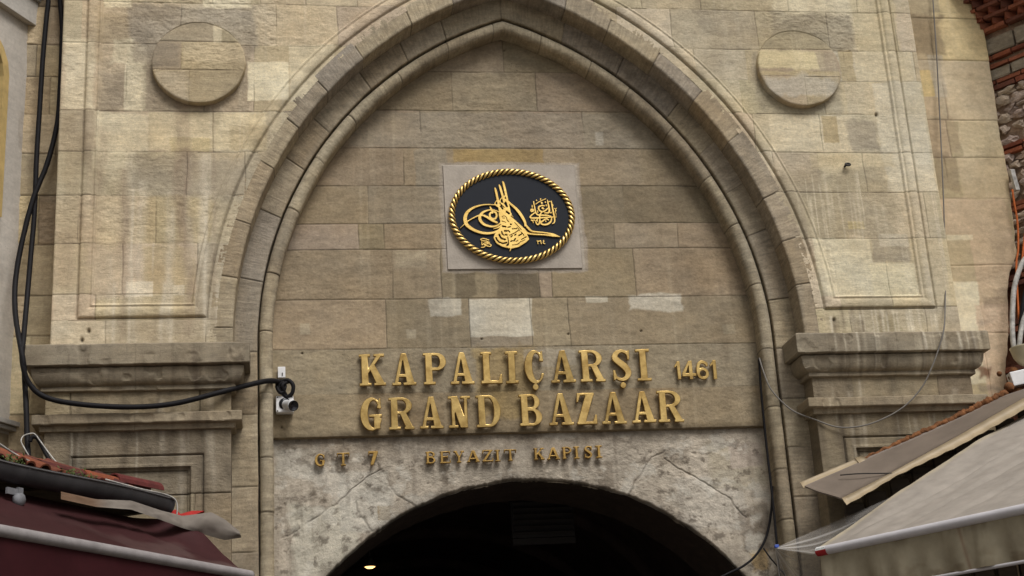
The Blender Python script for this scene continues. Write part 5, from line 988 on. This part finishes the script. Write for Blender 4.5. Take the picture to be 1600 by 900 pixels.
# clear plastic film gathered at a blue clip on the jamb
m, nt, b = mat_base('clear_film'); at = N(nt, 'ShaderNodeAttribute', attribute_name='Col'); tr = N(nt, 'ShaderNodeBsdfTransparent'); ms = N(nt, 'ShaderNodeMixShader')
b.inputs['Base Color'].default_value = (.62, .59, .55, 1); b.inputs['Roughness'].default_value = .35
nt.links.new(at.outputs['Color'], ms.inputs[0]); nt.links.new(tr.outputs[0], ms.inputs[1]); nt.links.new(b.outputs[0], ms.inputs[2]); nt.links.new(ms.outputs[0], nt.nodes['Material Output'].inputs[0]); M['film'] = m
fm = thing('plastic_film', 'clear plastic film stretched from a blue clip on the right jamb to the pale awning', 'plastic film', (2.25, -.8, 3.0))
K = np.array((2.30, .02, 3.70)); rim = resample([(3.45, -.80, 4.10), (3.0, -.95, 3.88), (2.55, -1.30, 3.62), (2.16, -1.57, 3.40), (2.17, -1.50, 3.20), (2.16, -1.30, 2.90), (2.17, -.9, 2.75), (2.2, -.4, 2.80), (2.26, -.12, 2.9)], 140)
u = np.linspace(0, 1, 40); P = K[None, None, :]+(rim[None, :, :]-K)*u[:, None, None]; pl_ = np.linspace(0, 1, 140)[None, :]+0*u[:, None]
fold = np.sin(pl_*70+3*np.sin(pl_*9))*.5+(fbm(pl_*22, u[:, None]*2+pl_*0, 621, 3)-.5)*1.6
P[..., 1] += fold*.035*np.sin(np.pi*np.clip(u, 0, 1))[:, None]*.8; P[..., 2] -= .10*(np.sin(np.pi*u)[:, None])*sst(.0, .2, pl_)*sst(.5, .3, pl_)
al = .17+.40*sst(.56, .82, fbm(pl_*26, pl_*0+u[:, None]*.6, 623, 3))+.20*sst(.35, .0, u[:, None])+.10*fbm(pl_*6, u[:, None]*3, 625, 4)+.18*sst(.80, .95, pl_)
surf('film_sheet', P, np.repeat(al[..., None], 3, -1), M['film'], fm)
M['blue_plastic'] = plain_mat('blue_plastic', (.05, .10, .42), .4, var=.1, scale=9)
mb = MB(); mb.box((2.315, .01, 3.715), (.042, .04, .03), bev=.006); mb.build('clip', M['blue_plastic'], fm)

# ------------------------------------------------------------------ left: tiled canopy with gutter, red awning, loose cloths
GE = Vector((-3.426, -.35, 4.17)); GD = Vector((-.53, -.85, 0)).normalized(); GN = Vector((.85, -.53, 0)).normalized(); AXG = (GD, GN, UP)
def gp(t, o, z): return Vector((GE.x, GE.y, 0))+GD*t+GN*o+UP*z
M['gutter_metal'] = plain_mat('gutter_metal', (.042, .040, .042), .55, var=.35, scale=5, bump=.08)
tc_ = thing('tiled_canopy', 'small red tiled canopy with a dark metal gutter at the lower left', 'canopy', tuple(gp(1.5, -.5, 4.0)))
A_ = np.linspace(math.pi*1.02, 2.06*math.pi, 18); mb = MB()
ts_ = np.linspace(-.0, 5, 60)
mb.grid([[gp(t, .082*math.cos(a), 4.262+.012*math.sin(t*2.3)-.006*t+.118*math.sin(a)) for a in A_] for t in ts_], thick=(0, 0, .004))
mb.add([gp(0, .082*math.cos(a), 4.262+.118*math.sin(a)) for a in A_], [tuple(range(18))]); gt = mb.build('gutter', M['gutter_metal'], tc_)
M['gutter_rim'] = plain_mat('gutter_rim', (.12, .115, .115), .5, var=.3, scale=8)
mb = MB(); mb.tube([gp(t, .084, 4.274+.012*math.sin(t*2.3)-.006*t) for t in ts_], .008, n=6, sub=1); mb.build('rim', M['gutter_rim'], gt)
for t in (.62, 1.9, 3.1, 4.3):
    mb = MB(); mb.grid([[gp(t+d, .087*math.cos(a), 4.262+.012*math.sin(t*2.3)-.006*t+.123*math.sin(a)) for a in A_] for d in (0, .02)]); mb.build('gutter_joint', M['gutter_metal'], gt)
M['tile_clay'] = plain_mat('tile_clay', (.95, .95, .95), .8, var=.4, scale=9, bump=.35, attr=True)
TC = [lin(104, 50, 38), lin(84, 40, 34), lin(122, 66, 44), lin(64, 36, 32), lin(140, 76, 48)]
def half_tile(mb, p, ax, L, r, col, flip=1, n=8, th=.014):
    side_ = ax.cross(UP).normalized(); up = side_.cross(ax).normalized()*flip; V = []
    for k in range(2):
        for q in (r, r-th):
            V += [p+ax*(L*k)+side_*math.cos(a)*q*(1-.1*k)+up*math.sin(a)*q for a in np.linspace(0, math.pi, n)]
    F = []
    for i in range(n-1): F += [(i, i+1, 2*n+i+1, 2*n+i), (n+i+1, n+i, 3*n+i, 3*n+i+1), (i, n+i, n+i+1, i+1), (2*n+i, 2*n+i+1, 3*n+i+1, 3*n+i)]
    for i in (0, n-1): F.append((i, 2*n+i, 3*n+i, n+i))
    mb.add(V, F, col)
mb = MB(); back = (-GN+UP*.42).normalized()
t = .28
while t < 5:
    for kk in range(2):
        p = gp(t+rnd.uniform(-.02, .02), -.02+rnd.uniform(-.04, .02)-kk*.24, 4.262+kk*.10+rnd.uniform(-.012, .02)); half_tile(mb, p, (back+Vector((rnd.uniform(-.1, .1), rnd.uniform(-.1, .1), rnd.uniform(-.06, .06)))).normalized(), .34, .072, TC[rnd.randrange(5)]*rnd.uniform(.7, 1.1))
        half_tile(mb, p+GD*.085-UP*.035, back, .34, .06, TC[rnd.randrange(4)]*.8, -1)
    t += .165
half_tile(mb, gp(-.05, -.16, 4.385), (GD-UP*.02).normalized(), .62, .085, lin(104, 44, 40)); half_tile(mb, gp(.50, -.16, 4.345), (GD-UP*.01).normalized(), .5, .08, lin(140, 74, 46)); half_tile(mb, gp(.97, -.18, 4.34), GD, .55, .08, lin(92, 42, 36))
for k in range(12): mb.box(gp(.30+k*.10, -.06, 4.292+.012*(k % 2)), (.075, .16, .016), AXG, TC[rnd.randrange(4)]*.9, jit=.012)
mb.build('roof_tiles', M['tile_clay'], tc_)
mb = MB(); mb.grid([[gp(t, -.10, 4.24), gp(t, -.55, 4.32), gp(t, -1.72, 4.36)] for t in (.12, 2.5, 5)], thick=(0, 0, -.06)); mb.build('roof_deck', M['wood_and_shade'], tc_)
for t in (.2, 1.6, 3, 4.6): mb = MB(); mb.box(gp(t, -.85, 4.2), (.08, 1.7, .1), AXG); mb.build('rafter', M['wood_and_shade'], tc_)
M['pale_metal'] = plain_mat('pale_metal', (.20, .20, .21), .6, var=.3, scale=9)
mb = MB(); c = gp(1.98, .03, 3.99); mb.lathe(c, [(0, 0), (.05, 0), (.055, .02), (.05, .05), (0, .05)], tuple(GN), 9); mb.box(c+GD*.05+UP*.06, (.13, .02, .05), AXG); mb.box(c+UP*.02-GD*.03, (.05, .03, .16), AXG); mb.build('gutter_bracket', M['pale_metal'], tc_)
M['weed_leaf'] = plain_mat('weed_leaf', (.075, .105, .022), .7, var=.5, scale=20, bump=0)
for nm, t0, n in (('small weed with yellowish leaves in the gutter, nearest the stone pilaster', 1.12, 70), ('larger green weed in the gutter below the looped wires', 1.36, 100), ('green weed in the gutter at the left edge', 2.06, 70)):
    mb = MB(); mb.tube([gp(t0+d, .01, 4.255) for d in (-.16, -.05, .05, .16)], .014, n=6, sub=2)
    for k in range(n):
        c = gp(t0+rnd.gauss(0, .06), rnd.uniform(-.03, .06), 4.26+abs(rnd.gauss(0, .035))); d = Vector((rnd.uniform(-1, 1), rnd.uniform(-1, 1), rnd.uniform(.1, 1))).normalized(); s_ = d.orthogonal().normalized()*.008; L = rnd.uniform(.02, .045)
        mb.add([c, c+d*L*.5+s_, c+d*L, c+d*L*.5-s_], [(0, 1, 2, 3)])
    tag(mb.build('gutter_weed', M['weed_leaf']), nm, 'weed', 'weeds in the gutter')

ra = thing('red_awning', 'dark red fabric awning with a grey front bar at the lower left', 'awning', tuple(gp(1.5, .6, 0)))
BE = Vector((-2.70, -.715, 3.53))
def bp_(t, z=3.53): return Vector((BE.x, BE.y, 0))+GD*t+UP*z
tcor = np.array((-3.22, -.27, 4.10)); bcor = np.array(BE); u = np.linspace(0, 5.2, 90); v = np.linspace(0, 1, 40); Uu, Vv = np.meshgrid(u, v)
top = tcor[None, :]+np.array(GD)[None, :]*u[:, None]; q_ = np.array(GE)+np.array(GN)*(-.22)+np.array((0, 0, -.05)); top2 = q_[None, :]+np.array(GD)[None, :]*(u[:, None]-.2)
k_ = sst(.0, .45, u)[:, None]; top = top*(1-k_)+top2*k_; bot = bcor[None, :]+np.array(GD)[None, :]*u[:, None]
P = bot[None]*(1-v[:, None, None])+top[None]*v[:, None, None]
P[..., 2] += -.025*np.sin(np.pi*Vv)+(fbm(Uu*3+Vv*2, Vv*2, 701, 4)-.5)*.05*np.sin(np.pi*Vv)+.012*np.sin(Uu*5-Vv*4)*np.sin(np.pi*Vv)-.015*np.exp(-((Uu-.15-.5*Vv)/.05)**2)*np.sin(np.pi*Vv)-.012*np.exp(-((Uu-.5-.35*Vv)/.06)**2)*np.sin(np.pi*Vv)
C = np.zeros(Uu.shape+(3,)); C[:] = lin(62, 32, 33); du = fbm(Uu*1.3, Vv*2.5, 703, 5); C = C*(.8+.4*du)[..., None]
ds = sst(.45, .65, fbm(Uu*2+Vv*2, Vv*3-Uu, 705, 5))*.6*sst(.95, .3, Vv)*sst(2.6, .3, Uu); C = C*(1-ds[..., None])+lin(96, 76, 72)*ds[..., None]
surf('canopy_cloth', P, C, M['red_cloth'], ra)
M['grey_bar'] = plain_mat('grey_bar', (.30, .275, .27), .55, var=.25, scale=7, bump=.08)
mb = MB(); mb.tube([bp_(t) for t in (-.02, 0, 1, 2, 3, 4, 5.2)], .043, n=20, sub=1); mb.build('front_bar', M['grey_bar'], ra)
T, Zv = np.meshgrid(np.linspace(0, 5.2, 200), np.linspace(0, 1, 12)); o = .02*np.sin(T*7)*Zv; P = np.stack([BE.x+GD.x*T+GN.x*o, BE.y+GD.y*T+GN.y*o, 3.49-.5*Zv], -1)
C = np.zeros(T.shape+(3,)); C[:] = lin(58, 22, 26); C = C*(.75+.5*fbm(T*2, Zv*2, 707, 4))[..., None]; surf('valance', P, C, M['red_cloth'], ra)
for t in (.8, 4.4): mb = MB(); mb.tube([bp_(t), bp_(t)-GN*1.2+UP*.3, bp_(t)-GN*2.5+UP*.45], .03, n=8, sub=1); mb.build('folding_arm', M['grey_bar'], ra)
# grey tarpaulin strip draped between gutter and awning
M['tarp'] = fabric_mat('tarp', transl=.1)
up_ = resample(TARP_UP, 90); lo_ = resample(TARP_LOW, 90); v = np.linspace(0, 1, 16); P = up_[None]*(1-v[:, None, None])+lo_[None]*v[:, None, None]
s_ = np.linspace(0, 1, 90)[None, :]+0*v[:, None]; bell = np.sin(np.pi*v)[:, None]
P[..., 1] -= .04*bell*sst(.3, .6, s_); P[..., 2] += (fbm(s_*14, v[:, None]*2+s_*4, 711, 4)-.5)*.05*bell; P[..., 1] += (fbm(s_*24, v[:, None]*1.5+s_*3, 712, 3)-.5)*.04*bell
C = np.zeros(s_.shape+(3,)); C[:] = lin(126, 118, 109); C = C*(.7+.6*fbm(s_*12, v[:, None]*3+0*s_, 713, 4))[..., None]
yl = sst(.30, .16, s_)[..., None]*.7; C = C*(1-yl)+lin(96, 62, 30)*yl
tag(surf('grey_tarp', P, C, M['tarp']), 'crumpled grey tarpaulin strip lying between the dark gutter and the red awning', 'tarpaulin')
rc = np.array(RED_CLOTH); mb = MB(); V = [Vector(q) for q in rc]; mb.add(V+[q+Vector((0, .03, -.01)) for q in V], [(0, 1, 2, 7), (2, 3, 5, 6), (3, 4, 5), (2, 6, 7)]+[(8+a, 8+b, 8+b-(b-a), 8+a) for a, b in ()]+[(k, (k+1) % 8, 8+(k+1) % 8, 8+k) for k in range(8)], (.42, .025, .02))
tag(mb.build('red_cloth', M['red_cloth']), 'torn bright red cloth sticking out at the end of the gutter', 'cloth')
cable('white_wire', [tuple(gp(.95, .06, 4.31)), tuple(gp(.5, .08, 4.295)), tuple(gp(.18, .08, 4.30)), tuple(gp(.05, .10, 4.275)), tuple(gp(.005, .105, 4.22)), tuple(gp(.0, .10, 4.13))], .007, 'white_wire', 'white wire lying along the gutter and bent down over its end', 'wire')
cable('white_wire', [tuple(gp(2.35, -.05, 4.50)), tuple(gp(2.1, -.05, 4.42)), tuple(gp(1.9, -.04, 4.36)), tuple(gp(1.75, -.02, 4.33))], .008, 'white_wire', 'white wire over the tiles at the left edge', 'wire')

# ------------------------------------------------------------------ inside the low arch: a lit lamp and a ventilation grille
m, nt, b = mat_base('lamp_glow'); b.inputs['Base Color'].default_value = (1, .8, .5, 1); b.inputs['Emission Color'].default_value = (1, .52, .17, 1); b.inputs['Emission Strength'].default_value = 3.2; M['lamp_glow'] = m
lx, ly, lz = LAMP[0]
lp = thing('ceiling_lamp', 'small lit ceiling lamp glowing warm in the dark under the low arch', 'lamp', (lx, ly, lz))
mb = MB(); mb.lathe((lx, ly, lz), [(.0, .10), (.03, .10), (.05, .06), (.080, .012), (.080, 0), (.070, .004)], (0, 0, 1), 24); mb.build('lamp_shade', M['iron'], lp)
mb = MB(); mb.lathe((lx, ly, lz), [(0, -.018), (.034, -.015), (.060, .002), (.0, .01)], (0, 0, 1), 24); mb.build('bulb_cover', M['lamp_glow'], lp)
mb = MB(); mb.tube([(lx, ly, lz+.1), (lx, ly, 5.35)], .008, n=6, sub=1); mb.build('cord', M['iron'], lp)
M['grille_paint'] = plain_mat('grille_paint', (.022, .02, .02), .6, var=.2, scale=6); M['grey_board'] = plain_mat('grey_board', (.024, .021, .02), .7, var=.3, scale=6)
vg = thing('vent_grille', 'dark slatted ventilation box hanging in the passage under the low arch', 'vent', (.44, 2.3, 4.3))
mb = MB(); mb.box((.44, 2.36, 4.50), (.70, .12, .50)); mb.build('casing', M['grille_paint'], vg)
for k in range(7): mb = MB(); mb.box((.44, 2.28, 4.30+k*.066), (.66, .04, .022), (Vector((1, 0, 0)), Vector((0, .8, -.6)), Vector((0, .6, .8)))); mb.build('slat', M['grey_board'], vg)
mb = MB(); mb.box((.44, 2.30, 4.205), (.70, .03, .07)); mb.build('board', M['grey_board'], vg)
for dx in (-.3, .3):
    mb = MB(); mb.tube([(.44+dx, 2.36, 4.74), (.44+dx, 2.36, 5.66)], .01, n=6, sub=1); mb.build('hanger', M['iron'], vg)

# ------------------------------------------------------------------ the ground
def ground():
    xs = np.concatenate([np.linspace(-200, -14, 20), np.linspace(-13, 13, 160), np.linspace(14, 200, 20)]); ys = np.concatenate([np.linspace(-220, -21, 20), np.linspace(-20, 1.3, 140), np.linspace(2, 200, 20)])
    X, Y = np.meshgrid(xs, ys); C = np.zeros(X.shape+(3,)); C[:] = lin(112, 106, 98); C = C*(.75+.5*fbm(X*.7, Y*.7, 801, 5))[..., None]
    o = surf('paving', np.stack([X, Y, X*0-.06+.01*fbm(X, Y, 803, 3)], -1), C, M['rubble']); o['kind'] = 'structure'
ground()
